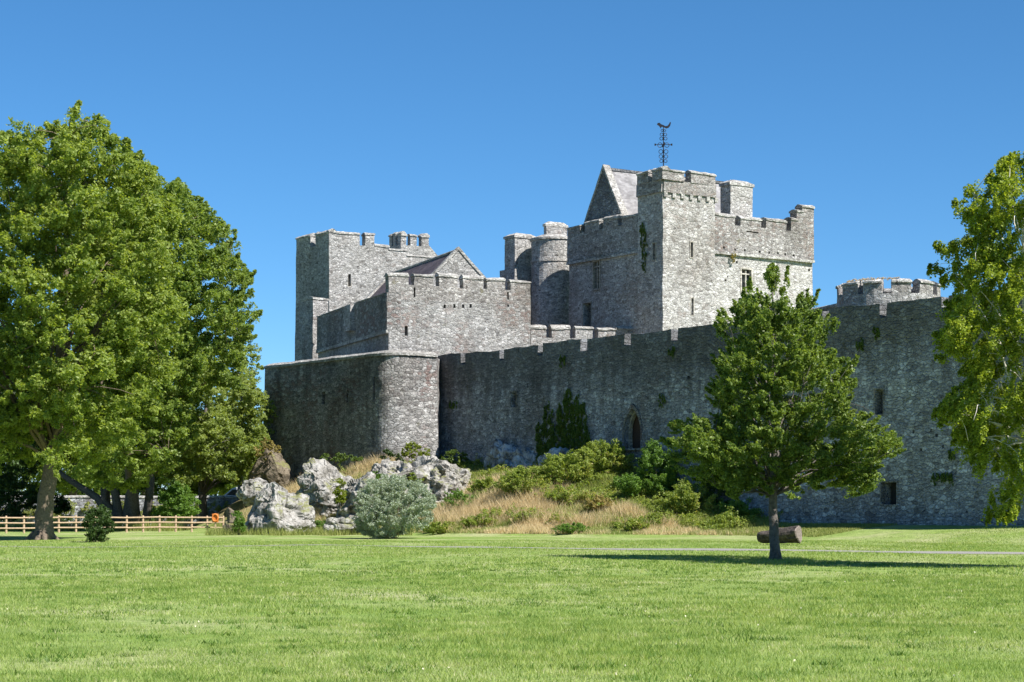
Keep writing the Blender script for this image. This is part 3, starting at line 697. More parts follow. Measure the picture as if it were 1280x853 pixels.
# main roof
def loc(a, b): return off(off(K0, Au, a), Bu, b)        # metres along A and B
ra, zr = 7.2*1.212, Z(211, 157.8); hw = 3.3; ze = zr-hw*1.72
b0, b1 = 1.0, lb-.8
def P3(a, b, z): p = loc(a, b); return (p[0], p[1], z)
m = MB(); th_ = .22
for s in (-1, 1):
    e = [P3(ra, b0+.35, zr), P3(ra, b1-.35, zr), P3(ra+s*hw, b1-.35, ze), P3(ra+s*hw, b0+.35, ze)]
    m.add(e+[(x, y, z-th_) for x, y, z in e], [(0, 1, 2, 3), (7, 6, 5, 4), (0, 3, 7, 4), (1, 5, 6, 2), (3, 2, 6, 7), (0, 4, 5, 1)])
roof = m.build('roof', M['stonetile'], keep); roughen(roof, 1.0, .03)
m = MB()
for i in range(14):
    bb = b0+.4+i*(b1-b0-.8)/14; p, q = loc(ra, bb), loc(ra, bb+(b1-b0-.8)/14-.03); m.wallbox(off(p, Au, -.15), off(q, Au, -.15), .3, zr-.1, zr+.1)
m.build('ridge_tiles', M['curtain'], roof)
for bb in (b0, b1-.4):
    m = MB(); vs = []
    for q in (bb, bb+.4): vs += [P3(ra-hw, q, ze-3), P3(ra+hw, q, ze-3), P3(ra+hw, q, ze), P3(ra, q, zr+.05), P3(ra-hw, q, ze)]
    m.add(vs, [(0, 1, 2, 3, 4), (9, 8, 7, 6, 5)]+[(i+5, (i+1) % 5+5, (i+1) % 5, i) for i in range(5)])
    gw_ = m.build('gable', M['curtain'] if bb == b0 else M['keep'], keep); roughen(gw_, .6, .04)
    m = MB()
    for s in (-1, 1):
        vs = []
        for q in (bb-.08, bb+.62): vs += [P3(ra, q, zr+.0), P3(ra, q, zr+.34), P3(ra+s*(hw+.1), q, ze+.16), P3(ra+s*(hw+.1), q, ze-.17)]
        m.add(vs, [(0, 1, 2, 3), (7, 6, 5, 4)]+[(i, i+4, (i+1) % 4+4, (i+1) % 4) for i in range(4)])
    roughen(m.build('coping', M['quoin'], gw_), .6, .03)
# chimney
ch = []
c0 = onl(loc(1.8, 0), loc(1.8, 5), 913); c1 = onl(loc(1.8, 0), loc(1.8, 5), 941); c3 = onl(c0, off(c0, Au, 1), 900.5)
c2 = off(c1, Au, math.hypot(*sub(c3, c0))); zc = Z(229.5, 155.5)
m = MB(); m.prism([c0, c1, c2, c3], 19, zc); chm = m.build('chimney', M['keep'], keep); roughen(chm, .5, .05)
cc = ((c0[0]+c2[0])/2, (c0[1]+c2[1])/2); m = MB(); cq = [c0, c1, c2, c3]; m.prism(grow(cq, cc, .1), zc, zc+.22); m.prism(grow(cq, cc, .08), zc+.22, zc+.45, grow(cq, cc, -.35)); roughen(m.build('chimney_cap', M['quoin'], chm), .4, .03)

# ---- weathervane
Yv = 151.6; xv = X(829.3, Yv)
z0, z1 = TC-.3, Z(153, Yv)
wv = thing('weathervane', 'ornate black iron weathervane with scrollwork, standing on the keep turret', 'weathervane', (xv, Yv, z0))
m = MB(); m.tube([(xv, Yv, z0), (xv, Yv, z1-.35)], [.055, .03], 8); m.build('pole', M['iron'], wv)
def ring(c, r, t, ang, n=14):
    pts = [(c[0]+math.cos(ang)*r*math.cos(2*math.pi*i/n), c[1]+math.sin(ang)*r*math.cos(2*math.pi*i/n), c[2]+r*math.sin(2*math.pi*i/n)) for i in range(n+1)]
    mm = MB(); mm.tube(pts, [t]*len(pts), 5, False); return mm
m = MB()
zb_ = Z(204, Yv)
for k, (zf, r, o) in enumerate(((.05, .15, .16), (.16, .17, .2), (.28, .19, .2), (.44, .22, .26), (.6, .15, .16), (.70, .14, .14), (.8, .1, .1))):
    zc_ = zb_+(z1-zb_)*zf
    for ang in (0, math.pi/2, math.pi, -math.pi/2):
        c = (xv+math.cos(ang)*o, Yv+math.sin(ang)*o, zc_); rg = ring(c, r*.8, .024, ang); m.add(rg.v, rg.f)
m.build('scrollwork', M['iron'], wv)
m = MB()
zc_ = zb_+(z1-zb_)*.45
for ang in (0, math.pi/2, math.pi, -math.pi/2):
    e = (xv+math.cos(ang)*.62, Yv+math.sin(ang)*.62, zc_); m.tube([(xv, Yv, zc_), e], [.028, .022], 6); m.box(e, .12, .12, .14)
m.build('compass_arms', M['iron'], wv)
m = MB(); zt_ = z1-.28        # beast-shaped vane, cut from thick plate
body = [(-.50, .10), (-.44, .22), (-.30, .24), (-.18, .12), (0, .06), (.14, -.02), (.30, .0), (.42, .14), (.50, .30), (.57, .26), (.52, .02), (.40, -.14), (.22, -.2), (.05, -.12), (-.12, -.06), (-.22, -.2), (-.3, -.04), (-.4, .04)]
k = len(body); m.add([(xv+u, Yv-.03, zt_+v) for u, v in body]+[(xv+u, Yv+.03, zt_+v) for u, v in body], [tuple(range(k)), tuple(range(k, 2*k))[::-1]]+[(i, i+k, (i+1) % k+k, (i+1) % k) for i in range(k)])
m.build('vane', M['iron'], wv)

# ---- square and round turrets left of the keep
def turret(name, label, c0, pxl, pxr, base, top, mat, dirA=Au, dirB=Bu):
    a = onl(c0, off(c0, dirA, 1), pxl); b = onl(c0, off(c0, dirB, 1), pxr); d = off(b, dirA, math.hypot(*sub(a, c0)))
    th = thing(name, label, 'turret', (c0[0], c0[1], 0)); m = MB(); m.prism([c0, b, d, a], base, top); o = m.build('wall', mat, th); roughen(o, .5, .05)
    q = [c0, b, d, a]; cc = ((c0[0]+d[0])/2, (c0[1]+d[1])/2); m = MB(); m.prism(grow(q, cc, .1), top, top+.2); m.prism(grow(q, cc, .08), top+.2, top+.42, grow(q, cc, -.3)); roughen(m.build('cap', M['quoin'], th), .4, .03)
    return th, q
sqp = pt(643.6, 166)
sq, q = turret('square_turret', 'slim square turret with a pale capstone, left of the round turret', sqp, 631, 669, 6, Z(297, 166), M['tower'])
m = MB(); s0 = pt(643.6, 165.4); m.prism([s0, off(s0, Bu, 1.6), off(off(s0, Bu, 1.6), Au, 2.2), onl(s0, off(s0, Au, 1), 625)], 6, Z(337, 166)); sh = m.build('shoulder', M['tower'], sq); roughen(sh, .5, .05)
Yr = 165.4; rc = pt(690.5, Yr); rr_ = 1.75
rt = thing('round_turret', 'round stone turret half in shadow against the left side of the keep', 'turret', (rc[0], rc[1], 0))
circ = [(rc[0]+rr_*math.cos(2*math.pi*i/28), rc[1]+rr_*math.sin(2*math.pi*i/28)) for i in range(28)]
m = MB(); zt = Z(298, 163.5); m.prism(circ, 5, zt); roughen(m.build('wall', M['tower'], rt), .6, .05)
m = MB(); m.prism(grow(circ, rc, .06), zt, zt+.18); m.prism(grow(circ, rc, .05), zt+.18, zt+.5, grow(circ, rc, -.45)); roughen(m.build('cap', M['quoin'], rt), .5, .03)
m = MB(); m.prism(grow(circ, rc, .04), Z(326, 163.5), Z(323, 163.5)); roughen(m.build('string_course', M['quoin'], rt), .5, .02)
bxp = pt(683, 166.5)
bx_, q = turret('roof_turret', 'small square stone box with sloping cap above the round turret', bxp, 679.5, 709, Z(300, 166), Z(284, 167), M['gate'])

# ---- hall with gabled purple slate roof
hg = pt(573, 153.2); D1h = unit((-.39, 1)); D2h = unit((1, .39)); zr = Z(313, 153.2); hw = 3.7; ze = zr-hw*1.02; LH = 16.6
hall = thing('great_hall', 'hall with purple slate roof and pale gable, behind the square block', 'hall', (hg[0], hg[1], 0))
def H3(u, v, z): p = off(off(hg, D2h, u), D1h, v); return (p[0], p[1], z)
m = MB()
for s in (-1, 1):
    e = [H3(0, .3, zr), H3(0, LH-.3, zr), H3(s*(hw+.2), LH-.3, ze-.2), H3(s*(hw+.2), .3, ze-.2)]
    m.add(e+[(x, y, z-.2) for x, y, z in e], [(0, 1, 2, 3), (7, 6, 5, 4), (0, 3, 7, 4), (1, 5, 6, 2), (3, 2, 6, 7), (0, 4, 5, 1)])
hr = m.build('roof', M['slate'], hall); roughen(hr, 1.2, .03)
m = MB(); m.tube([H3(0, .3, zr+.03), H3(0, LH-.3, zr+.03)], [.12, .12], 6); m.build('ridge', M['quoin'], hr)
m = MB(); p_ = [H3(-hw, .4, 0)[:2], H3(hw, .4, 0)[:2], H3(hw, LH-.4, 0)[:2], H3(-hw, LH-.4, 0)[:2]]; m.prism(p_, 4, ze-.1); roughen(m.build('wall', M['gate'], hall), 1.0, .04)
for v0 in (0, LH-.4):
    m = MB(); vs = []
    for v in (v0, v0+.4): vs += [H3(-hw, v, ze-6), H3(hw, v, ze-6), H3(hw, v, ze), H3(0, v, zr+.02), H3(-hw, v, ze)]
    m.add(vs, [(0, 1, 2, 3, 4), (9, 8, 7, 6, 5)]+[(i+5, (i+1) % 5+5, (i+1) % 5, i) for i in range(5)]); gg = m.build('gable', M['tower'], hall); roughen(gg, .6, .04)
    m = MB()
    for s in (-1, 1):
        vs = []
        for v in (v0-.08, v0+.5): vs += [H3(0, v, zr), H3(0, v, zr+.28), H3(s*(hw+.2), v, ze+.05), H3(s*(hw+.2), v, ze-.22)]
        m.add(vs, [(0, 1, 2, 3), (7, 6, 5, 4)]+[(i, i+4, (i+1) % 4+4, (i+1) % 4) for i in range(4)])
    roughen(m.build('coping', M['quoin'], gg), .6, .03)
# ---- far left tower
T0 = pt(411.4, 172.5); Ad = unit((-.72, 1)); Bd = unit((1.7, 1))
L1 = onl(T0, off(T0, Ad, 1), 370); L2 = onl(T0, off(T0, Bd, 1), 546); L3 = off(L2, Ad, math.hypot(*sub(L1, T0))+3); L1b = off(L1, Ad, 3)
lt = thing('corner_tower', 'square grey tower with stepped battlements at the far left of the castle', 'tower', (T0[0], T0[1], 0))
LT = Z(287.5, 172.5); LS = LT-1.15
q = [T0, L2, L3, L1]
m = MB(); m.prism([off(off(T0, Ad, -.35), Bd, -.35), L2, L3, off(off(L1, Ad, .1), Bd, -.35)], 0, LS-1.6, q); lw = m.build('wall', M['tower'], lt)
openings(lt, lw, [(T0, L2, 435, 438.6, 343, 358, 'slit')]); roughen(lw, .7, .05)
zs2, zs3, zs4 = LS, Z(312, 175), Z(318.5, 176)
m = MB(); e1, e2 = onl(T0, L2, 486.5), onl(T0, L2, 509)
m.wallbox(T0, e1, .7, LS-1.6, LS); m.wallbox(e1, e2, .7, LS-1.6, zs3); m.wallbox(e2, L2, .7, LS-1.6, zs4-.1)
m.wallbox(L1, T0, .7, LS-1.6, LS); m.wallbox(L3, L1, .7, LS-1.6, LS-.6)
roughen(m.build('parapet', M['tower'], lt), .6, .05)
merlons(lt, T0, L2, [(411.5, 450), (457, 468)], LS, LT-.2, .7, M['tower'])
merlons(lt, L1, T0, [(370, 388.5), (394.5, 411.3)], LS, LT-.2, .7, M['tower'])
m = MB(); m.coping(onl(T0, L2, 469), e1, .7, LS); m.coping(e1, e2, .7, zs3, h=.08); m.coping(e2, L2, .7, zs4-.1, h=.08); roughen(m.build('coping', M['quoin'], lt), .5, .04)
# look-out turret at the back of the tower
k0 = pt(501, 181); k1 = onl(k0, off(k0, Bd, 1), 536); k3 = onl(k0, off(k0, Ad, 1), 486.5); k2 = off(k1, Ad, math.hypot(*sub(k3, k0)))
zb_ = Z(306, 181); m = MB(); m.prism([k0, k1, k2, k3], LS-2, zb_); lk = m.build('lookout_turret', M['tower'], lt); roughen(lk, .5, .05)
merlons(lt, k0, k1, [(501, 508), (513, 521), (527, 536)], zb_, Z(294, 181), .55, M['gate'], rough=.03)
merlons(lt, k3, k0, [(486.5, 489.5), (491.5, 494.5), (497, 500.8)], zb_, Z(294.5, 182), .5, M['gate'], rough=.03)
merlons(lt, k1, k2, [(off(k1, Ad, .1), off(k1, Ad, .9))], zb_, Z(295, 182), .5, M['gate'], metres=True, rough=.03)
m = MB(); s_ = off(k1, Bd, 1.0)
vs = []
for pnt in (k1, off(k1, Ad, .6)): vs += [(pnt[0], pnt[1], LS-1.5), (pnt[0]+Bd[0]*1.3, pnt[1]+Bd[1]*1.3, LS-1.5), (pnt[0]+Bd[0]*1.3, pnt[1]+Bd[1]*1.3, Z(321, 181)), (pnt[0], pnt[1], Z(304, 181))]
m.add(vs, [(0, 1, 2, 3), (7, 6, 5, 4)]+[(i+4, (i+1) % 4+4, (i+1) % 4, i) for i in range(4)]); roughen(m.build('stair_slope', M['quoin'], lt), .5, .03)

# ---- round tower behind the curtain wall on the right, and the wall joining it
Yt = 119.5; tc = pt(1111, Yt); tr = 3.05
rtw = thing('round_tower', 'battlemented round tower top showing above the right end of the curtain wall', 'tower', (tc[0], tc[1], 0))
zt = RTZ = Z(355, Yt); zs = Z(373, Yt)
c40 = [(tc[0]+tr*math.cos(2*math.pi*i/40), tc[1]+tr*math.sin(2*math.pi*i/40)) for i in range(40)]
ci = grow(c40, tc, -.2)
m = MB(); m.prism(c40, 0, zs-1.0); 
for i in range(40):
    j = (i+1) % 40; m.prism([c40[i], c40[j], ci[j], ci[i]], zs-1.0, zs)
roughen(m.build('wall', M['gate'], rtw), .6, .05)
def arcm(a0, a1, top, grassy=False):
    n_ = max(2, int((a1-a0)/R(8))); m = MB(); c = MB()
    o_ = [(tc[0]+tr*math.cos(a0+(a1-a0)*i/n_), tc[1]+tr*math.sin(a0+(a1-a0)*i/n_)) for i in range(n_+1)]
    i_ = grow(o_, tc, -.22)
    m.prism(o_+i_[::-1], zs, top); o = roughen(m.build('merlon', M['parapet'], rtw), .4, .06)
    c.prism(grow(o_, tc, .03)+grow(i_, tc, -.04)[::-1], top, top+.1); c.prism(grow(o_, tc, .02)+grow(i_, tc, -.03)[::-1], top+.1, top+.26, grow(o_, tc, -.09)+grow(i_, tc, .08)[::-1]); roughen(c.build('coping', M['quoin'], o), .3, .04)
step = 2*math.pi/11
for k in range(11):
    a = R(197)+k*step; 
    arcm(a, a+step*(.68 if k != 0 else .8), zt-.25)
W0, W1 = pt(955, 131), pt(1049, 121)
rw = thing('rear_wall', 'short pale wall top joining the round tower, seen behind the young tree', 'castle wall', (W0[0], W0[1], 0))
m = MB(); m.wallbox(W0, W1, .9, 3, Z(387, 123)); roughen(m.build('wall', M['gate'], rw), .6, .05)
c = MB(); c.coping(W0, W1, .9, Z(387, 123)); roughen(c.build('coping', M['quoin'], rw), .5, .05)

# ------------------------------------------------------------------ rocks
def rock(name, label, c, size, mat, seed, sub_=6, rz=0, amp=.35, facet=.93):
    bm = bmesh.new(); bmesh.ops.create_icosphere(bm, subdivisions=sub_, radius=1.0)
    o_ = Vector((seed*7.3, seed*3.1, seed*1.7)); mr = Matrix.Rotation(rz, 3, 'Z')
    rs = random.Random(seed); planes = []
    for i in range(22):
        n_ = Vector((rs.uniform(-1, 1), rs.uniform(-1, 1), rs.uniform(-.2, 1))).normalized(); planes.append((n_, rs.uniform(.55, .9)))
    for v in bm.verts:
        p = v.co.copy()
        for n_, d_ in planes:
            k = p.dot(n_)-d_
            if k > 0: p -= n_*k*facet
        q = Vector((p.x*size[0], p.y*size[1], p.z*size[2]))
        r1 = noise.noise_vector(q*.35+o_)*.9*amp*1.6
        r2 = 1-abs(noise.noise(q*.8+o_))*2; r3 = 1-abs(noise.noise(Vector((q.x*2.2, q.y*2.2, q.z*1.1))+o_))*2
        nn = p.normalized(); q = q+r1+nn*(r2*amp*.45+r3*amp*.22+noise.noise(q*3.1+o_)*amp*.3+noise.noise(q*8+o_)*amp*.12)
        dd, pp = noise.voronoi(Vector((q.x*.75, q.y*.75, q.z*1.1))+o_); e_ = dd[1]-dd[0]
        q = q+nn*amp*((noise.cell(pp[0]*3.7)-.5)*.5-.38*math.exp(-e_*7))
        dd, pp = noise.voronoi(Vector((q.x*2.1, q.y*2.1, q.z*2.6))+o_); e_ = dd[1]-dd[0]
        q = q+nn*amp*((noise.cell(pp[0]*5.1)-.5)*.16-.1*math.exp(-e_*9))
        v.co = mr @ q
    me = bpy.data.meshes.new(name); bm.to_mesh(me); bm.free(); me.materials.append(mat)
    o = bpy.data.objects.new(name, me); COL.objects.link(o); o.location = c; ORG[o.name] = Vector(c); tag(o, label, 'rock'); return o
def rk(px, py, Y, wpx, hpx, dep, *a, name='rock_outcrop', label='', mat='rock', seed=1, **k):
    return rock(name, label, (X(px, Y), Y, Z(py, Y)), (wpx/F*Y/2, dep, hpx/F*Y/2), M[mat], seed, **k)
rk(350, 640, 124, 104, 92, 3.2, label='large pale limestone boulder at the left foot of the castle, beside the fence', seed=31, amp=.34)
rk(432, 655, 121, 60, 30, 1.6, label='low pale rock ledge just left of the foot of the silver bush', seed=27, amp=.3)
rk(482, 596, 135, 90, 62, 2.4, label='pale rock shelf directly behind the silver bush', seed=29, amp=.4)
rk(318, 612, 128, 46, 46, 1.5, label='small pale rock at the upper left of the big boulder', seed=9, amp=.3)
rk(412, 612, 136, 100, 84, 3.2, label='brownish rock face with a shaded left side below the bastion', seed=5, amp=.45)
rk(448, 630, 131, 66, 100, 2.6, label='pale limestone slope just left of the silver bush', seed=12, amp=.45)
rk(530, 612, 133.4, 180, 100, 3.4, label='white weathered limestone ridge under the rounded bastion corner', seed=8, amp=.5)
rock('rock_outcrop', 'blue grey rocks against the curtain wall beside the ivy', (X(640, 137.0), 137.0, Z(590, 137.0)), (4.4, 1.25, 2.9), M['rockdark'], 14, rz=math.atan2(1, -.685), amp=.45)
rock('rock_outcrop', 'dark low rock under the ivy on the curtain wall', (X(705, 131.4), 131.4, Z(590, 131.4)), (3.2, 1.1, 1.9), M['rockdark'], 21, rz=math.atan2(1, -.685), amp=.4)
rk(340, 590, 149, 62, 66, 2.4, label='brown earthy rock at the left end of the bastion', seed=17, mat='rockbrown', amp=.14)
rk(290, 655, 122, 26, 36, 1.0, label='small dark rock at the right end of the timber fence', seed=23, mat='rockbrown', amp=.25, sub_=5)

# ------------------------------------------------------------------ foliage
def inpoly(px, py, poly):
    ins = np.zeros(px.shape, bool); d = np.full(px.shape, 1e9)
    for i in range(len(poly)):
        (x1, y1), (x2, y2) = poly[i], poly[(i+1) % len(poly)]
        c = ((y1 > py) != (y2 > py)); xi = (x2-x1)*(py-y1)/((y2-y1) if y2 != y1 else 1e-9)+x1
        ins ^= (c & (px < xi))
        dx, dy = x2-x1, y2-y1; t = np.clip(((px-x1)*dx+(py-y1)*dy)/(dx*dx+dy*dy+1e-9), 0, 1)
        d = np.minimum(d, np.hypot(px-x1-t*dx, py-y1-t*dy))
    return ins, d
def vnoise(P, s, o=0):
    return np.array([noise.noise(Vector((p[0]*s+o, p[1]*s-o, p[2]*s+2*o))) for p in P])
def crown_clumps(poly, Yc, n, depth, rc_, gap=-.25, shell=.75, gs=None):
    """clump centres filling a rounded volume of real depth whose outline is the polygon at distance Yc"""
    xs_ = [p[0] for p in poly]; ys_ = [p[1] for p in poly]
    k = n*6; px = rng.uniform(min(xs_), max(xs_), k); py = rng.uniform(min(ys_), max(ys_), k)
    ins, d = inpoly(px, py, poly); dm = d/F*Yc                    # metres to the outline
    ok = ins & (dm > rc_*.35); px, py, dm = px[ok][:n], py[ok][:n], dm[ok][:n]
    Rm = max(dm.max(), .01); hd = depth*np.sqrt(np.clip(1-(1-np.clip(dm/Rm, 0, 1))**2, 0, 1))
    u = rng.uniform(-1, 1, len(px)); u = np.sign(u)*np.abs(u)**(1-shell)
    x = X(px, Yc); z = EYE+(HY-py)/F*Yc; y = Yc+hd*u
    P = np.stack([x, y, z], -1)
    nz = vnoise(P, gs or .28/rc_, 3.3)*.75+vnoise(P, (gs or .28/rc_)*.4, 9.1)*.6
    return P[nz > gap]
def lobes(poly, Yc, nl, depth, lr, per, inner=.35, flat=.8, up=.35):
    """rounded boughs: lobe centres spread through the crown volume, leaf clumps over each lobe's outside"""
    C_ = crown_clumps(poly, Yc, nl*5, depth, lr*1.5, -9, .8); out = []
    keep_ = []
    for c in C_:
        if all(np.linalg.norm((c-k)) > lr*1.12 for k in keep_): keep_.append(c)
        if len(keep_) >= nl: break
    # thin shell of smaller lobes right at the outline
    E_ = crown_clumps(poly, Yc, nl*8, depth, lr*.5, -9, .5); sm = []
    for c in E_:
        if len(sm) >= nl*.9: break
        if all(np.linalg.norm(c-k) > lr*.95 for k in keep_) and all(np.linalg.norm(c-k) > lr*.6 for k in sm): sm.append(c)
    keep_ = [c for c in keep_ if rng.uniform() > .17]
    for c, r0, k in [(c, lr, per) for c in keep_]+[(c, lr*.5, max(5, per//3)) for c in sm]:
        r0 *= rng.uniform(.75, 1.2); d = rng.normal(0, 1, (k, 3)); d[:, 2] += up; d /= np.linalg.norm(d, axis=1)[:, None]
        rad = np.where(rng.uniform(0, 1, k) < inner, rng.uniform(.2, .8, k), rng.uniform(.8, 1.08, k))
        out.append(c+d*rad[:, None]*r0*np.array([1, 1, flat]))
    return np.concatenate(out)
def sprouts(cl, poly, Yc, n, length, up=.6, depth=.6):
    """thin leafy twigs that stick out of the crown's outline; fourth column = clump scale"""
    out = [np.concatenate([cl, np.ones((len(cl), 1))], 1)]; c0 = cl.mean(0)
    seg = [math.hypot(poly[(i+1) % len(poly)][0]-poly[i][0], poly[(i+1) % len(poly)][1]-poly[i][1]) for i in range(len(poly))]; pr = np.array(seg)/sum(seg)
    for _ in range(n):
        i = rng.choice(len(poly), p=pr); t = rng.uniform(); a, b = poly[i], poly[(i+1) % len(poly)]
        px, py = a[0]+(b[0]-a[0])*t, a[1]+(b[1]-a[1])*t; y = Yc+rng.normal(0, depth)
        p = np.array([X(px, Yc), y, Z(py, Yc)]); d = p-c0; d[1] = 0; d /= np.linalg.norm(d)+1e-6; d = d+np.array([rng.normal(0, .35), rng.normal(0, .3), up]); d /= np.linalg.norm(d)
        L_ = length*rng.uniform(.3, 1.1); p = p-d*L_*.55
        for k in range(5): out.append(np.array([[*(p+d*L_*k/4), .95-.16*k]]))
    return np.concatenate(out)
def leaves(name, P, rc_, per, size, mat, parent=None, squash=(1, 1, .75), droop=0.0, aspect=.5, origin=None, elong=1.0, sprig=.0):
    sc_ = np.ones(len(P))
    if P.shape[1] == 4: sc_ = P[:, 3]; P = P[:, :3]
    n = len(P)*per; C_ = np.repeat(P, per, 0); rs = np.repeat(rng.uniform(.6, 1.35, len(P))*sc_, per)*rc_
    d = rng.normal(0, 1, (n, 3)); d /= np.linalg.norm(d, axis=1)[:, None]; r_ = rng.uniform(0, 1, n)**.45
    # twiggy sub-clusters
    sub_n = max(1, per//14); ci = rng.normal(0, 1, (len(P), sub_n, 3)); ci /= np.linalg.norm(ci, axis=2)[:, :, None]; ci *= rng.uniform(.45, 1.05, (len(P), sub_n, 1))
    pick = rng.integers(0, sub_n, n); cc = ci[np.repeat(np.arange(len(P)), per), pick]
    o_ = cc*.8+d*(r_[:, None]*.38)
    if sprig:
        c0_ = P.mean(0); ax = P-c0_; ax[:, 2] *= .35; ax /= np.linalg.norm(ax, axis=1)[:, None]+1e-6; ax[:, 2] += .75 if not droop else -.9
        ax += rng.normal(0, .35, ax.shape); ax /= np.linalg.norm(ax, axis=1)[:, None]; ax = np.repeat(ax, per, 0)
        tt = rng.uniform(-.6, 1, n)[:, None]; o_ = o_*(1-.55*np.clip(tt, 0, 1))+ax*tt*sprig
    o_ = o_*np.array(squash); pos = C_+o_*rs[:, None]
    if droop: pos[:, 2] -= rng.exponential(droop, n)
    nrm = rng.normal(0, 1, (n, 3)); nrm[:, 2] += .9; nrm += cc*.6; nrm /= np.linalg.norm(nrm, axis=1)[:, None]
    t = rng.normal(0, 1, (n, 3)); t[:, 2] -= droop*2; t -= nrm*np.sum(t*nrm, 1)[:, None]; t /= np.linalg.norm(t, axis=1)[:, None]
    b = np.cross(nrm, t); s = (size*rng.uniform(.6, 1.3, n))[:, None]
    v = np.stack([pos-t*s*.5*elong, pos+b*s*.5*aspect, pos+t*s*.5*elong, pos-b*s*.5*aspect], 1).reshape(-1, 3)
    return mkobj(name, v, np.arange(4*n).reshape(-1, 4), mat, parent, origin=origin)
def limb_path(a, b, bend=.12, n=5):
    a, b = Vector(a), Vector(b); L = (b-a).length; out = []
    for i in range(n+1):
        t = i/n; p = a.lerp(b, t); p.z += math.sin(t*math.pi)*L*bend*.6
        if 0 < i < n: p += Vector((random.uniform(-1, 1), random.uniform(-1, 1), random.uniform(-.5, .5)))*L*bend*.25
        out.append(p)
    return out
def tree(name, label, cat, trunk, rads, clumps, rc_, per, size, leafm, bark, nlimb=16, group=None, limb_r=.3, fork=.35, twigs=60, **kw):
    full = clumps; clumps = clumps[:, :3]; base = trunk[0]; th = thing(name, label, cat, tuple(base), group)
    m = MB(); tk = [Vector(p) for p in trunk]
    pts, rr2 = [], []
    for i in range(len(tk)-1):
        for j in range(4):
            t = j/4; pts.append(tk[i].lerp(tk[i+1], t)+Vector((random.uniform(-1, 1), random.uniform(-1, 1), 0))*rads[i]*.12); rr2.append(rads[i]*(1-t)+rads[i+1]*t)
    pts.append(tk[-1]); rr2.append(rads[-1]); rr2[0] *= 1.35
    m.tube(pts, rr2, 14); 
    for k in range(5):      # root flare
        a = k*1.26+random.random(); m.tube([pts[0]+Vector((math.cos(a)*rads[0]*2.1, math.sin(a)*rads[0]*2.1, -.15)), pts[0]+Vector((math.cos(a)*rads[0]*.7, math.sin(a)*rads[0]*.7, rads[0]*.8))], [rads[0]*.15, rads[0]*.45], 6)
    m.build('trunk', bark, th, True)
    lm = MB(); idx_ = rng.choice(len(clumps), min(nlimb, len(clumps)), replace=False)
    ends = []
    nP = len(pts)
    for i in idx_:
        e = Vector(clumps[i]); 
        cand = [j for j in range(int(nP*fork), nP) if pts[j].z < e.z+.2] or [int(nP*fork)]
        j = min(cand, key=lambda j: abs((e-pts[j]).length - 1.2*abs(e.z-pts[j].z))) if random.random() < .7 else random.choice(cand)
        r0 = rr2[j]*limb_r*random.uniform(.7, 1.2); lp = limb_path(pts[j], e); lm.tube(lp, [r0*(1-k/(len(lp)-1)*.85) for k in range(len(lp))], 7); ends += lp[2:]
    if ends:
        E = np.array([tuple(p) for p in ends])
        for i in rng.choice(len(clumps), min(twigs, len(clumps)), replace=False):
            e = clumps[i]; j = int(np.argmin(np.linalg.norm(E-e, axis=1)+rng.uniform(0, .5, len(E)))); lp = limb_path(ends[j], e, .15, 3); r0 = rads[0]*.07
            lm.tube(lp, [r0, r0*.7, r0*.5, r0*.25], 5)
    lm.build('branches', bark, th, True)
    leaves('crown', full, rc_, per, size, leafm, th, **kw)
    return th
def shrub(name, label, poly, Y, n, depth, rc_, per, size, mat, cat='shrub', group=None, stems=10, gap=-.4, **kw):
    if Y is None:                       # find where the sight line to the foot of the plant meets the bank
        cx = sum(p[0] for p in poly)/len(poly); yl = max(p[1] for p in poly)-2; Y = 92.0
        while Y < 150 and tz(X(cx, Y), Y) < Z(yl, Y): Y += .25
    cl = crown_clumps(poly, Y, n, depth, rc_, gap, .7)
    ylow = max(p[1] for p in poly); cx = sum(p[0] for p in poly)/len(poly)
    bx, bz = X(cx, Y), Z(ylow, Y); bz = max(bz-.3, min(bz, tz(bx, Y)))
    th = thing(name, label, cat, (bx, Y, bz), group)
    m = MB()
    for i in range(stems):
        e = cl[rng.integers(len(cl))]; m.tube(limb_path((bx+random.uniform(-.2, .2), Y+random.uniform(-.2, .2), bz), e, .1, 4), [.018, .016, .012, .009, .005], 5)
    m.build('stems', M['bark'], th); leaves('foliage', cl, rc_, per, size, mat, th, **kw)
    return th

o = leaves('daisies', DAISY, .02, 5, .022, M['daisy'], aspect=1); tag(o, 'tiny pale daisies dotted in the lawn', 'daisies', kind='stuff')
# big ash tree on the left
Y1 = 103.0
pl = [(-90, 200), (-40, 200), (5, 192), (22, 172), (60, 167), (100, 172), (114, 160), (145, 176), (162, 196), (178, 200), (186, 222), (200, 240), (212, 260), (208, 330), (218, 400), (205, 450), (190, 500), (160, 540), (120, 572), (98, 596), (84, 560), (60, 548), (40, 530), (26, 566), (-5, 592), (-50, 600), (-90, 560)]
cl = lobes(pl, Y1, 190, 6.0, 1.15, 19)
cl = sprouts(cl, pl, Y1, 140, 0.7, 0.35, 2.5)
tree('ash_tree', 'biggest bright green ash tree at the left edge, its thick trunk before the fence', 'tree',
     [(X(53, Y1), Y1, tz(X(53, Y1), Y1)-.1), (X(58, Y1), Y1, Z(620, Y1)), (X(68, Y1), Y1, Z(560, Y1)), (X(74, Y1), Y1+.5, Z(450, Y1)), (X(80, Y1), Y1, Z(330, Y1)), (X(95, Y1), Y1, Z(200, Y1))], [.5, .42, .36, .28, .2, .06],
     cl, .5, 95, .2, M['ash'], M['bark'], nlimb=34, twigs=200, sprig=.7)
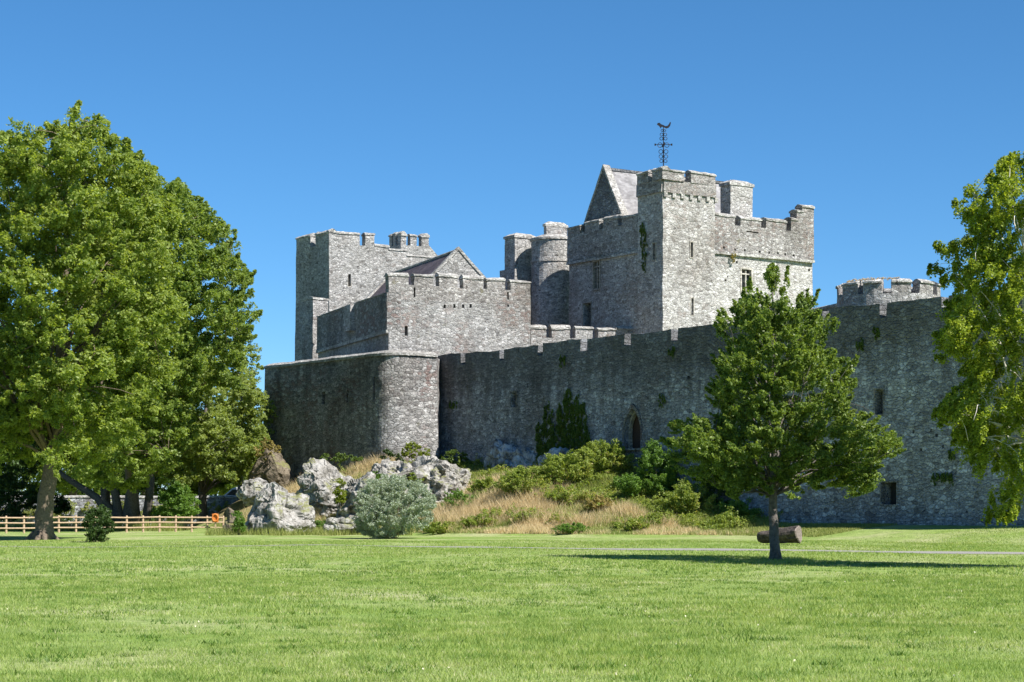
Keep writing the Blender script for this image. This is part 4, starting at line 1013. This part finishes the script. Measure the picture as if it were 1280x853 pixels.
# second tree right behind it
Y2 = 138.0
pl = [(150, 250), (186, 222), (212, 222), (222, 232), (246, 248), (262, 275), (284, 292), (286, 318), (303, 330), (300, 352), (296, 366), (314, 388), (306, 420), (296, 455), (290, 480), (258, 478), (238, 500), (225, 560), (190, 600), (150, 612), (115, 590), (110, 400)]
cl = lobes(pl, Y2, 130, 6.0, 1.5, 25)
cl = sprouts(cl, pl, Y2, 110, 1.0, 0.4, 2.5)
tree('ash_tree', 'tall green ash tree right of the biggest one, crown stepping down to the castle', 'tree',
     [(X(170, 148), 148, -.4), (X(164, 146), 146, Z(600, 146)), (X(160, 142), 142, Z(520, 142)), (X(190, Y2+2), Y2+2, Z(420, Y2)), (X(215, Y2), Y2, Z(280, Y2))], [.5, .42, .34, .24, .08],
     cl, .55, 95, .22, M['ash2'], M['bark'], nlimb=26, twigs=140, sprig=.7)
# dark multi-stemmed tree behind
Y3 = 150.0
pl = [(-60, 420), (40, 400), (120, 430), (190, 470), (225, 520), (215, 575), (190, 600), (130, 590), (90, 575), (20, 600), (-60, 590)]
cl = lobes(pl, Y3, 60, 4.5, 1.6, 14)
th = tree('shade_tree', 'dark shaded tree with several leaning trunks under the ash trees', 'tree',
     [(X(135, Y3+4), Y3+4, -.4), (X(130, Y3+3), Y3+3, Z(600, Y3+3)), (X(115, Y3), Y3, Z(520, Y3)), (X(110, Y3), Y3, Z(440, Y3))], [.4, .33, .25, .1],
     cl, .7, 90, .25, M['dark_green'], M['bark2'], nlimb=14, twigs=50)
m = MB()
for pts in (((142, 652), (120, 622), (85, 600), (30, 560)), ((150, 652), (140, 600), (125, 560), (100, 520)), ((158, 652), (163, 600), (160, 560), (170, 500)), ((183, 650), (188, 600), (180, 560), (195, 510)), ((152, 652), (128, 625), (140, 570), (150, 540))):
    m.tube([(X(a, 147), 147+i*.3, Z(b, 146)) for i, (a, b) in enumerate(pts)], [.36, .28, .22, .1], 10)
m.build('side_trunks', M['bark2'], th, True)
# paler, grey-green tree next to the castle
Y4 = 152.0
pl = [(196, 510), (215, 480), (245, 462), (268, 455), (292, 476), (312, 480), (330, 502), (333, 540), (324, 575), (318, 596), (288, 600), (262, 590), (240, 606), (205, 600), (185, 560)]
cl = lobes(pl, Y4, 90, 4.5, 1.3, 20)
cl = sprouts(cl, pl, Y4, 60, 0.8, 0.4, 2)
tree('sycamore_tree', 'pale green rounded tree directly left of the bastion', 'tree', [(X(255, Y4+3), Y4+3, -.7), (X(252, Y4+2), Y4+2, Z(600, Y4)), (X(258, Y4), Y4, Z(500, Y4))], [.35, .28, .1], cl, .5, 95, .2, M['grey_green'], M['bark2'], nlimb=16, twigs=60)
Y5 = 172.0
pl = [(276, 425), (290, 408), (312, 410), (322, 432), (332, 446), (331, 490), (318, 500), (336, 540), (300, 560), (270, 500)]
cl = crown_clumps(pl, Y5, 130, 3.2, .7, -.1)
tree('far_tree', 'thin open tree showing sky between its leaves, beside the left tower', 'tree', [(X(300, Y5), Y5, -.7), (X(302, Y5), Y5, Z(520, Y5)), (X(303, Y5), Y5, Z(430, Y5))], [.3, .2, .06], cl, .7, 130, .24, M['grey_green'], M['bark2'], nlimb=14, twigs=40)
for i, (a, b, top, nm, mt, lab) in enumerate(((-90, 60, 440, 'far_tree', 'dark_green', 'distant dark tree behind the road at the far left edge'), (30, 150, 470, 'far_tree', 'ash2', 'distant green tree behind the road, seen between the big trunks'), (120, 240, 460, 'far_tree', 'dark_green', 'distant dark tree behind the road, right of the leaning trunks'), (215, 340, 520, 'far_tree', 'ash2', 'distant green tree behind the white van'))):
    Yf = 196+i*4; c_ = (a+b)/2
    pl = [(a, 570), (a+12, top+30), (c_-20, top), (c_+25, top+8), (b-8, top+40), (b, 560), (b-5, 622), (a+5, 622)]
    cl = crown_clumps(pl, Yf, 260, 5, 1.1, -.4)
    tree(nm, lab, 'tree', [(X(c_, Yf), Yf, -1), (X(c_+3, Yf), Yf, Z(590, Yf)), (X(c_, Yf), Yf, Z(500, Yf))], [.45, .35, .12], cl, 1.1, 120, .38, M[mt], M['bark2'], nlimb=8, twigs=20, group='trees behind the road')
P = np.stack([rng.uniform(-120, -20, 1600), rng.uniform(214, 226, 1600), rng.uniform(-.5, 11, 1600)], -1); P = P[P[:, 2] < 8.5+2.5*np.sin(P[:, 0]*.35)+1.2*np.sin(P[:, 0]*1.1)]
o = leaves('woodland', P, 1.3, 60, .5, M['dark_green']); tag(o, 'dark distant woodland closing the view beyond the road', 'woodland', kind='stuff')
shrub('shrub', 'bright yellow green bush in front of the road wall, left of the van', [(218, 608), (230, 592), (250, 584), (272, 582), (292, 590), (300, 600), (282, 605), (262, 616), (240, 620), (221, 618)], 160, 130, 2, .5, 150, .2, M['yellow_green'])
shrub('shrub', 'leafy mid green bush behind the fence right of the trunks', [(192, 640), (200, 618), (222, 600), (240, 612), (250, 640), (240, 650), (200, 650)], 146, 110, 1.5, .45, 150, .18, M['shrub'])
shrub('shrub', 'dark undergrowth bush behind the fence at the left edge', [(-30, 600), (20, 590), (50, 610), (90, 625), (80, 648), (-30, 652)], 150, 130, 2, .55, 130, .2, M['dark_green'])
shrub('round_bush', 'small dark rounded bush standing alone on the lawn before the fence', [(104, 655), (108, 640), (118, 632), (132, 634), (140, 648), (141, 664), (132, 678), (112, 679), (105, 668)], 95, 90, .7, .22, 190, .09, M['dark_green'], stems=8)
# young tree in the middle
Y6 = 63.0
pl = [(930, 352), (936, 378), (952, 372), (962, 338), (972, 338), (980, 378), (994, 392), (1004, 372), (1010, 372), (1012, 398), (1030, 402), (1026, 424), (1044, 432), (1042, 448), (1064, 456), (1050, 478), (1076, 486), (1054, 508), (1078, 522), (1100, 538), (1119, 560), (1094, 578), (1092, 612), (1072, 618), (1056, 606), (1030, 604), (1012, 620), (985, 608), (966, 620), (940, 602), (918, 624), (892, 600), (862, 600), (842, 575), (834, 545), (858, 518), (888, 534), (900, 508), (884, 484), (904, 476), (896, 452), (914, 440), (902, 412), (900, 394), (924, 404), (920, 372)]
cl = lobes(pl, Y6, 215, 2.5, .34, 11, up=.5)
cl = sprouts(cl, pl, Y6, 130, 0.5, 0.8, 0.9)
tree('young_oak', 'young oak with a slim straight trunk standing alone before the curtain wall', 'tree',
     [(X(969, Y6), Y6, tz(X(969, Y6), Y6)-.05), (X(966, Y6), Y6, Z(640, Y6)), (X(969, Y6), Y6, Z(560, Y6)), (X(965, Y6), Y6, Z(450, Y6)), (X(966, Y6), Y6, Z(365, Y6))], [.17, .14, .12, .07, .02],
     cl, .17, 66, .1, M['oak'], M['bark2'], nlimb=44, limb_r=.35, fork=.32, twigs=260, sprig=1.3)
# birch on the right
Y7 = 55.0
pl = [(1300, 165), (1285, 190), (1262, 198), (1248, 216), (1224, 214), (1212, 240), (1200, 262), (1213, 292), (1222, 305), (1200, 308), (1178, 304), (1180, 322), (1202, 336), (1208, 362), (1192, 380), (1176, 425), (1186, 440), (1202, 436), (1216, 468), (1204, 492), (1180, 508), (1204, 530), (1216, 570), (1228, 600), (1248, 645), (1270, 640), (1300, 625), (1380, 600), (1420, 500), (1430, 350), (1390, 200), (1330, 150)]
cl = lobes(pl, Y7, 220, 2.3, .31, 11, flat=1.25, up=.1)
cl = sprouts(cl, pl, Y7, 130, 0.45, 0.1, 0.9)
tree('silver_birch', 'yellow green birch tree with drooping leaves cut off by the right edge', 'tree',
     [(X(1318, Y7), Y7, 0), (X(1300, Y7), Y7, Z(600, Y7)), (X(1284, Y7), Y7, Z(420, Y7)), (X(1279, Y7), Y7, Z(280, Y7)), (X(1288, Y7), Y7, Z(185, Y7))], [.2, .16, .11, .06, .012],
     cl, .2, 75, .08, M['birch'], M['lightbark'], nlimb=40, limb_r=.3, twigs=200, squash=(.9, .9, 1.0), droop=.03, aspect=.7, sprig=1.3)
# shrubs round the castle foot
shrub('willow_bush', 'rounded silver grey willow bush in front of the white limestone ridge', [(442, 650), (446, 622), (462, 602), (486, 594), (515, 598), (538, 612), (546, 636), (536, 658), (505, 668), (478, 676), (455, 672)], 108, 520, 1.9, .26, 170, .09, M['willow'], gap=-.45, stems=16, elong=1.3, aspect=.35, sprig=1.1)
bsh = 'bushes on the bank below the curtain wall'
def blob(cx, cy, w_, h_, seed):
    r_ = random.Random(seed); return [(cx+w_/2*math.cos(a)*r_.uniform(.8, 1.12), cy-h_*(.35+.62*math.sin(a)*r_.uniform(.8, 1.15)) if math.sin(a) > 0 else cy-h_*.35*(1+math.sin(a))) for a in [2*math.pi*k/14 for k in range(14)]]
for i, (cx, cy, w_, h_, mt, n_, lab) in enumerate((
    (575, 640, 50, 26, 'shrub', 70, 'low green bush between the white ridge and the left end of the bank'),
    (612, 622, 50, 26, 'bramble', 90, 'leftmost yellow green bramble clump, below the blue grey rock'),
    (655, 622, 66, 42, 'bramble', 190, 'yellow green bramble thicket in front of the narrow ivy strip'),
    (705, 606, 70, 40, 'bramble', 190, 'green bramble mound in front of the tall ivy column'),
    (755, 596, 80, 46, 'bramble', 240, 'highest green bramble mound on the bank, left of the pointed doorway'),
    (700, 630, 46, 20, 'bramble', 70, 'small yellow bramble patch above the middle of the dry grass'),
    (786, 620, 40, 30, 'shrub', 80, 'dark green bush on the bank directly under the doorway'),
    (822, 622, 52, 72, 'shrub', 240, 'bright green upright shrub just right of the pointed doorway'),
    (862, 645, 66, 46, 'bramble', 200, 'low sunny shrub with yellowish leaves, right of the upright shrub'),
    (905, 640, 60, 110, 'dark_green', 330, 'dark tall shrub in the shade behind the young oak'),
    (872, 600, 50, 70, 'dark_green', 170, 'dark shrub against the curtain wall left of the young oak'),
    (920, 652, 50, 30, 'shrub', 100, 'small fresh green shrub at the left foot of the young oak'))):
    shrub('bramble' if mt == 'bramble' else 'shrub', lab, blob(cx, cy, w_, h_, i+5), None, n_, 1.6, .28, 130, .115, M[mt], group=bsh, gap=-.35, sprig=1.5)
for i, (cx, cy, w_, h_, mt, lab) in enumerate(((660, 655, 44, 16, 'bramble', 'low weed clump at the left of the dry grass'),
        (748, 640, 40, 20, 'warmweed', 'reddish seeding weeds in the dry middle of the bank'), (712, 668, 50, 14, 'shrub', 'green nettle clump at the foot of the bank'), (790, 664, 46, 16, 'bramble', 'yellowish weed clump at the foot of the dry grass'),
        (420, 668, 60, 20, 'shrub', 'green weeds between the boulder and the silver bush'), (556, 668, 60, 18, 'bramble', 'low weeds directly right of the silver bush'), (600, 660, 50, 18, 'midg', 'grassy weed clump at the left foot of the bank'))):
    shrub('weeds', lab, blob(cx, cy, w_, h_, i+40), None, 70, .9, .2, 110, .1, M.get(mt, M['bramble']), cat='weeds', group='weeds around the castle bank', stems=5, gap=-.4, sprig=1.3)
# undergrowth over the upper bank
xy, px, d = bank_pts(14000, 530, 985, .3, 15); zt = terrain(xy[:, 0], xy[:, 1]); pxx = 640+xy[:, 0]/xy[:, 1]*F
nv = noise2(xy[:, 0], xy[:, 1], .6, 5)+rng.normal(0, .3, len(xy)); n2_ = noise2(xy[:, 0], xy[:, 1], 1.3, 1)+.5*noise2(xy[:, 0], xy[:, 1], 2.9, 4); sel = (zt > .35) & ((d < 5.6+1.8*nv) | ((nv+.6*n2_ > 1.25) | ((pxx > 850) & (nv+.6*n2_ > .1)))) & ~((pxx > 772) & (pxx < 806) & (d < 3))
P = np.stack([xy[:, 0], xy[:, 1], zt+np.clip(.25+.6*n2_*rng.uniform(.2, 1, len(xy)), .05, 1.3)], -1)[sel]
o = leaves('undergrowth', P, .3, 42, .11, M['bramble'], sprig=.8); tag(o, 'tangled yellow green undergrowth covering the upper bank', 'undergrowth', kind='stuff')
for (a, b, t, bo, Y_, mt, lab) in ((318, 352, 546, 575, 146.5, 'warmweed', 'yellow and pink weeds on top of the brown rock at the bastion end'), (497, 540, 552, 572, 139.6, 'yellow_green', 'tuft of yellow green weeds at the foot of the rounded bastion corner'),
        (455, 482, 585, 612, 133.0, 'shrub', 'green weeds in the cleft left of the white ridge'), (470, 505, 560, 590, 137.5, 'dark_green', 'dark leafy plants under the shaded bastion face'), (418, 432, 592, 630, 129.5, 'yellow_green', 'thin weeds hanging on the brownish rock face'), (505, 530, 590, 606, 130.3, 'bramble', 'small plants growing in a crack of the white ridge'),
        (550, 590, 562, 582, 140.5, 'ivy', 'dark plants in the corner of the bastion and the curtain wall'), (290, 306, 634, 665, 119.5, 'shrub', 'green weeds between the fence end and the boulder'), (395, 455, 566, 578, 140.5, 'ivy', 'low dark weeds along the foot of the bastion')):
    shrub('weeds', lab, [(a, bo), (a, (t+bo)/2), ((a*2+b)/3, t), ((a+2*b)/3, t+2), (b, (t+bo)/2), (b, bo)], Y_, 40, .5, .2, 120, .11, M[mt], cat='weeds', group='weeds growing among the rocks', stems=5)
# ivy and growth on the walls: flat to the face
def ivy(label, pxs, n, mat='ivy', face=None, size=.16, rc_=.22, per=40, th=None):
    """pxs polygon on the curtain wall face"""
    xs_ = [p[0] for p in pxs]; ys_ = [p[1] for p in pxs]; px = rng.uniform(min(xs_), max(xs_), n*4); py = rng.uniform(min(ys_), max(ys_), n*4)
    ins, d = inpoly(px, py, pxs); px, py = px[ins][:n], py[ins][:n]; P = []
    for a, b in zip(px, py):
        if face: p, q = face
        else: p, q = face_at(Z(b, cwall(a)[1]))
        o = onl(p, q, a); n_ = unit((-(q[1]-p[1]), q[0]-p[0])); P.append((o[0]-n_[0]*.12, o[1]-n_[1]*.12, Z(b, o[1])))
    P = np.array(P); o0 = P.mean(0); o0[2] = P[:, 2].min()
    t_ = thing('ivy', label, 'ivy', tuple(o0), 'growth on the castle walls')
    leaves('foliage', P, rc_, per, size, M[mat], t_, squash=(.55, .55, 2.0))
ivy('tall dark green ivy column on the curtain wall, left of the doorway', [(697, 580), (698, 540), (699, 512), (703, 505), (706, 515), (709, 490), (713, 482), (716, 500), (719, 508), (723, 494), (726, 510), (731, 497), (734, 520), (738, 545), (744, 562), (742, 584)], 430)
ivy('narrower olive ivy strip left of the tall ivy column', [(670, 580), (671, 545), (674, 528), (677, 545), (681, 522), (686, 504), (689, 525), (693, 515), (695, 545), (700, 585)], 190)
for (a, b, s, lab) in ((830, 500, 5, 'small moss tuft on the curtain wall right of the doorway top'), (568, 508, 5, 'hanging moss streak near the left end of the curtain wall'), (1077, 432, 5, 'dark moss patch below the battlements right of the young oak'), (1097, 418, 5, 'rightmost moss patch below the battlements'), (842, 440, 4, 'moss patch high on the curtain wall left of the young oak'), (1192, 568, 4, 'moss patch low on the wall beside the birch'), (705, 452, 4, 'moss tuft under the battlements above the ivy')):
    ivy(lab, [(a-s, b+s*1.3), (a-s, b-s), (a+s, b-s*1.2), (a+s*.8, b+s)], 14, 'ivy', size=.12, rc_=.13)
ivy('moss around a blocked opening low on the right of the wall', [(1166, 602), (1167, 594), (1192, 594), (1193, 604), (1187, 601), (1172, 601), (1171, 606)], 60, 'ivy', size=.1, rc_=.1)
ivy('rust coloured plants hanging below the keep string course', [(912, 318), (918, 317), (917, 330), (914, 329)], 14, 'warmweed', face=(off(fB[0], Au, -.2), off(fB[1], Au, -.2)), size=.12, rc_=.12)
ivy('dark creeper streak down the shaded side of the keep turret', [(801, 285), (806, 276), (811, 300), (809, 335), (805, 350), (802, 320)], 60, 'ivy', face=(TA, K0), size=.13, rc_=.16, per=30)
# dry tufts on top of the round tower
P = []
for i in range(60):
    a = R(200+i*1.2); P.append((tc[0]+tr*.92*math.cos(a), tc[1]+tr*.92*math.sin(a), RTZ+.02))
ox = thing('grass_tuft', 'dry pale grass growing along the left top of the round tower', 'grass', (P[0][0], P[0][1], RTZ))
leaves('blades', np.array(P), .12, 20, .16, M['drygrass'], ox, aspect=.12, squash=(1, 1, .7))

# ------------------------------------------------------------------ fence, lifebuoy
Fp, Fq = (X(-60, 127), 127.0), (X(279, 137.5), 137.5)
fn = thing('timber_fence', 'pale timber post and rail fence with three rails at the left of the lawn', 'fence', (Fp[0], Fp[1], 0))
fd = unit(sub(Fq, Fp)); FL = math.hypot(*sub(Fq, Fp)); npst = 17
for i in range(npst):
    p = off(Fp, fd, FL*i/(npst-1)); z = tz(*p); m = MB(); r_ = random.uniform(-.03, .03)
    m.tube([(p[0], p[1], z-.2), (p[0]+r_, p[1], z+1.08), (p[0]+r_, p[1], z+1.13)], [.075, .07, .04], 9); m.build('post', M['fence'], fn, False)
for h in (.32, .66, 1.0):
    for i in range(npst-1):
        if i % 2: continue
        p, q = off(Fp, fd, FL*i/(npst-1)), off(Fp, fd, FL*min(i+2, npst-1)/(npst-1)); s = random.uniform(-.02, .02)
        m = MB(); m.tube([(p[0], p[1]-.09, tz(*p)+h+s), (q[0], q[1]-.09, tz(*q)+h-s)], [.05, .05], 8); m.build('rail', M['fence'], fn)
lp = pt(270, 136.6); lz = tz(*lp)
lb_ = thing('lifebuoy', 'orange lifebuoy on a short post at the right end of the fence', 'lifebuoy', (lp[0], lp[1]-.3, lz))
m = MB(); m.box((lp[0], lp[1]-.25, lz+.6), .1, .1, 1.3); m.build('post', M['fence'], lb_)
m = MB(); m.box((lp[0], lp[1]-.32, lz+.98), .42, .06, .58); m.build('backboard', M['orange'], lb_)
m = MB(); n_ = 20; m.tube([(lp[0]+.19*math.cos(2*math.pi*i/n_), lp[1]-.40, lz+1.0+.24*math.sin(2*math.pi*i/n_)) for i in range(n_+1)], [.06]*(n_+1), 8, False); m.build('ring', M['orange'], lb_, True)

# ------------------------------------------------------------------ log
Yl = 86.5; lz = tz(X(975, Yl), Yl)
lg = thing('log', 'thick weathered log lying on the grass behind the young oak trunk', 'log', (X(975, Yl), Yl, lz))
a_ = Vector((X(948, Yl+.5), Yl+.5, lz+.33)); b_ = Vector((X(998, Yl-.4), Yl-.4, lz+.5))
dv = (b_-a_); bm_ = MB(); n_ = 30; k_ = 22; dd = dv.normalized(); u_ = dd.cross(Vector((0, 0, 1))).normalized(); v_ = u_.cross(dd)
for i in range(n_+1):
    t = i/n_; c = a_+dv*t; r0 = .25+.12*t; r0 *= (.45+.55*min(1, (t+.04)*7)**.5) if t < .15 else 1
    for j in range(k_):
        an = 2*math.pi*j/k_; r2 = r0*(1+.10*math.sin(3*an+1)+.08*noise.noise(Vector((math.cos(an)*1.5, math.sin(an)*1.5, t*5)))+.2*noise.noise(Vector((math.cos(an)*2.6, math.sin(an)*2.6, t*3+5)))+.12*noise.noise(Vector((math.cos(an)*6, math.sin(an)*6, t*4))))
        bm_.v.append(tuple(c+(u_*math.cos(an)+v_*math.sin(an))*r2))
for i in range(n_):
    for j in range(k_): bm_.f.append((i*k_+j, i*k_+(j+1) % k_, (i+1)*k_+(j+1) % k_, (i+1)*k_+j))
bm_.f.append(tuple(range(k_))[::-1]); bm_.build('bark', M['logbark'], lg)
m = MB(); end = [Vector(v) for v in bm_.v[n_*k_:]]; cc = sum(end, Vector())/k_
m.add([tuple(p+dd*.005) for p in end]+[tuple(cc+(p-cc)*.9+dd*.05) for p in end]+[tuple(cc+dd*.02)], [(j, (j+1) % k_, k_+(j+1) % k_, k_+j) for j in range(k_)]+[(k_+j, k_+(j+1) % k_, 2*k_) for j in range(k_)])
m.build('cut_end', M['cutwood'], lg)

# ------------------------------------------------------------------ road wall, road, vehicles
ry = 172.0
rd = MB(); rd.prism([(-80, ry+.6), (-16.5, ry+.6), (-16.5, ry+13), (-80, ry+13)], -1.2, 1.55); tag(rd.build('road', M['road']), kind='structure')
rwl = thing('road_wall', 'low grey stone wall along the raised road at the left', 'wall', (-50, ry, 0))
m = MB(); m.wallbox((-78, ry), (-16.6, ry), .5, -1.5, 2.5); roughen(m.build('wall', M['curtain'], rwl), .7, .06)
c = MB(); c.coping((-78, ry), (-16.6, ry), .5, 2.5, h=.12, rise=.08); roughen(c.build('coping', M['quoin'], rwl), .6, .04)
P = np.stack([rng.uniform(-60, -19, 260), rng.normal(ry-.5, .15, 260), rng.uniform(.9, 2.15, 260)], -1)
cr_ = thing('wall_creeper', 'yellowing creeper covering the face of the road wall', 'creeper', (-40, ry-.5, 0)); leaves('foliage', P, .5, 60, .2, M['midgrass'], cr_)
P = np.stack([rng.uniform(-60, -19, 120), rng.normal(ry-1.2, .3, 120), rng.uniform(-.5, .7, 120)], -1)
leaves('lower_foliage', P, .5, 60, .2, M['dark_green'], cr_)
def vehicle(name, label, cat, x0, y, z, L, prof, paint, glassr, wheelx, wid=1.75):
    """x0 = front (left) end, profile (x, z) outline of the side"""
    th = thing(name, label, cat, (x0+L/2, y, z)); k = len(prof)
    m = MB(); ys = [(-wid/2, .0), (-wid/2+.12, .06), (wid/2-.12, .06), (wid/2, .0)]
    rings = []
    def ringv(yy, inset):
        cx = sum(p[0] for p in prof)/k; cz = sum(p[1] for p in prof)/k
        return [(x0+cx+(px-cx)*(1-inset), y+yy, z+cz+(pz-cz)*(1-inset)) for px, pz in prof]
    for yy, ins in ((-wid/2, .05), (-wid/2+.1, .0), (wid/2-.1, .0), (wid/2, .05)): rings += ringv(yy, ins)
    fs = [tuple(range(k))[::-1], tuple(range(3*k, 4*k))]
    for r_ in range(3):
        for i in range(k): fs.append((r_*k+i, r_*k+(i+1) % k, (r_+1)*k+(i+1) % k, (r_+1)*k+i))
    m.add(rings, fs); body = m.build('body', paint, th)
    for g_ in glassr:
        kk = len(g_)
        for s in (-1, 1):
            m = MB(); m.add([(x0+a, y+s*(wid/2+.004), z+b) for a, b in g_]+[(x0+a, y+s*(wid/2-.06), z+b) for a, b in g_], [tuple(range(kk)), tuple(range(kk, 2*kk))]+[(i, i+kk, (i+1) % kk+kk, (i+1) % kk) for i in range(kk)])
            m.build('side_window', M['glass'], th)
    for wx in wheelx:
        for s in (-1, 1):
            m = MB(); m.tube([(x0+wx, y+s*wid/2-s*.2, z+.31), (x0+wx, y+s*wid/2+s*.01, z+.31)], [.31, .31], 20); wh = m.build('wheel', M['rubber'], th)
            m = MB(); m.tube([(x0+wx, y+s*wid/2, z+.31), (x0+wx, y+s*wid/2+s*.02, z+.31)], [.19, .17], 14); m.build('rim', M['greypaint'], wh)
    return th, body
vx = X(269.5, 176)
th, bd = vehicle('van', 'white delivery van on the raised road, half hidden by the boulder', 'van', vx, 176, 1.56, 4.4, [(0, .35), (0.02, .85), (.15, 1.0), (.85, 1.18), (1.55, 1.78), (1.9, 1.9), (4.1, 1.93), (4.38, 1.8), (4.4, .35)], M['whitepaint'],
    [[(1.05, 1.2), (1.6, 1.68), (2.25, 1.72), (2.25, 1.2)]], (.85, 3.5))
m = MB(); m.add([(vx+.88, 175.3, 2.78), (vx+1.52, 175.35, 3.33), (vx+1.52, 176.65, 3.33), (vx+.88, 176.7, 2.78), (vx+.9, 175.3, 2.72), (vx+1.56, 175.35, 3.28), (vx+1.56, 176.65, 3.28), (vx+.9, 176.7, 2.72)], [(0, 1, 2, 3), (7, 6, 5, 4), (0, 4, 5, 1), (1, 5, 6, 2), (2, 6, 7, 3), (3, 7, 4, 0)]); m.build('windscreen', M['glass'], th)
for s in (-1, 1): m = MB(); m.box((vx+.03, 176+s*.62, 2.38), .08, .26, .16); m.build('headlight', M['greypaint'], th)
cx_ = X(-22, 178)
vehicle('parked_car', 'white car on the raised road at the left edge behind the trees', 'car', cx_, 178, 1.56, 4.1, [(0, .3), (0, .7), (.2, .82), (1.0, .95), (1.7, 1.42), (2.9, 1.47), (3.7, 1.05), (4.05, .95), (4.1, .3)], M['whitepaint'], [[(1.2, .96), (1.75, 1.36), (2.2, 1.38), (2.2, .96)], [(2.28, .96), (2.28, 1.38), (2.85, 1.38), (3.4, 1.0)]], (.8, 3.3), 1.7)
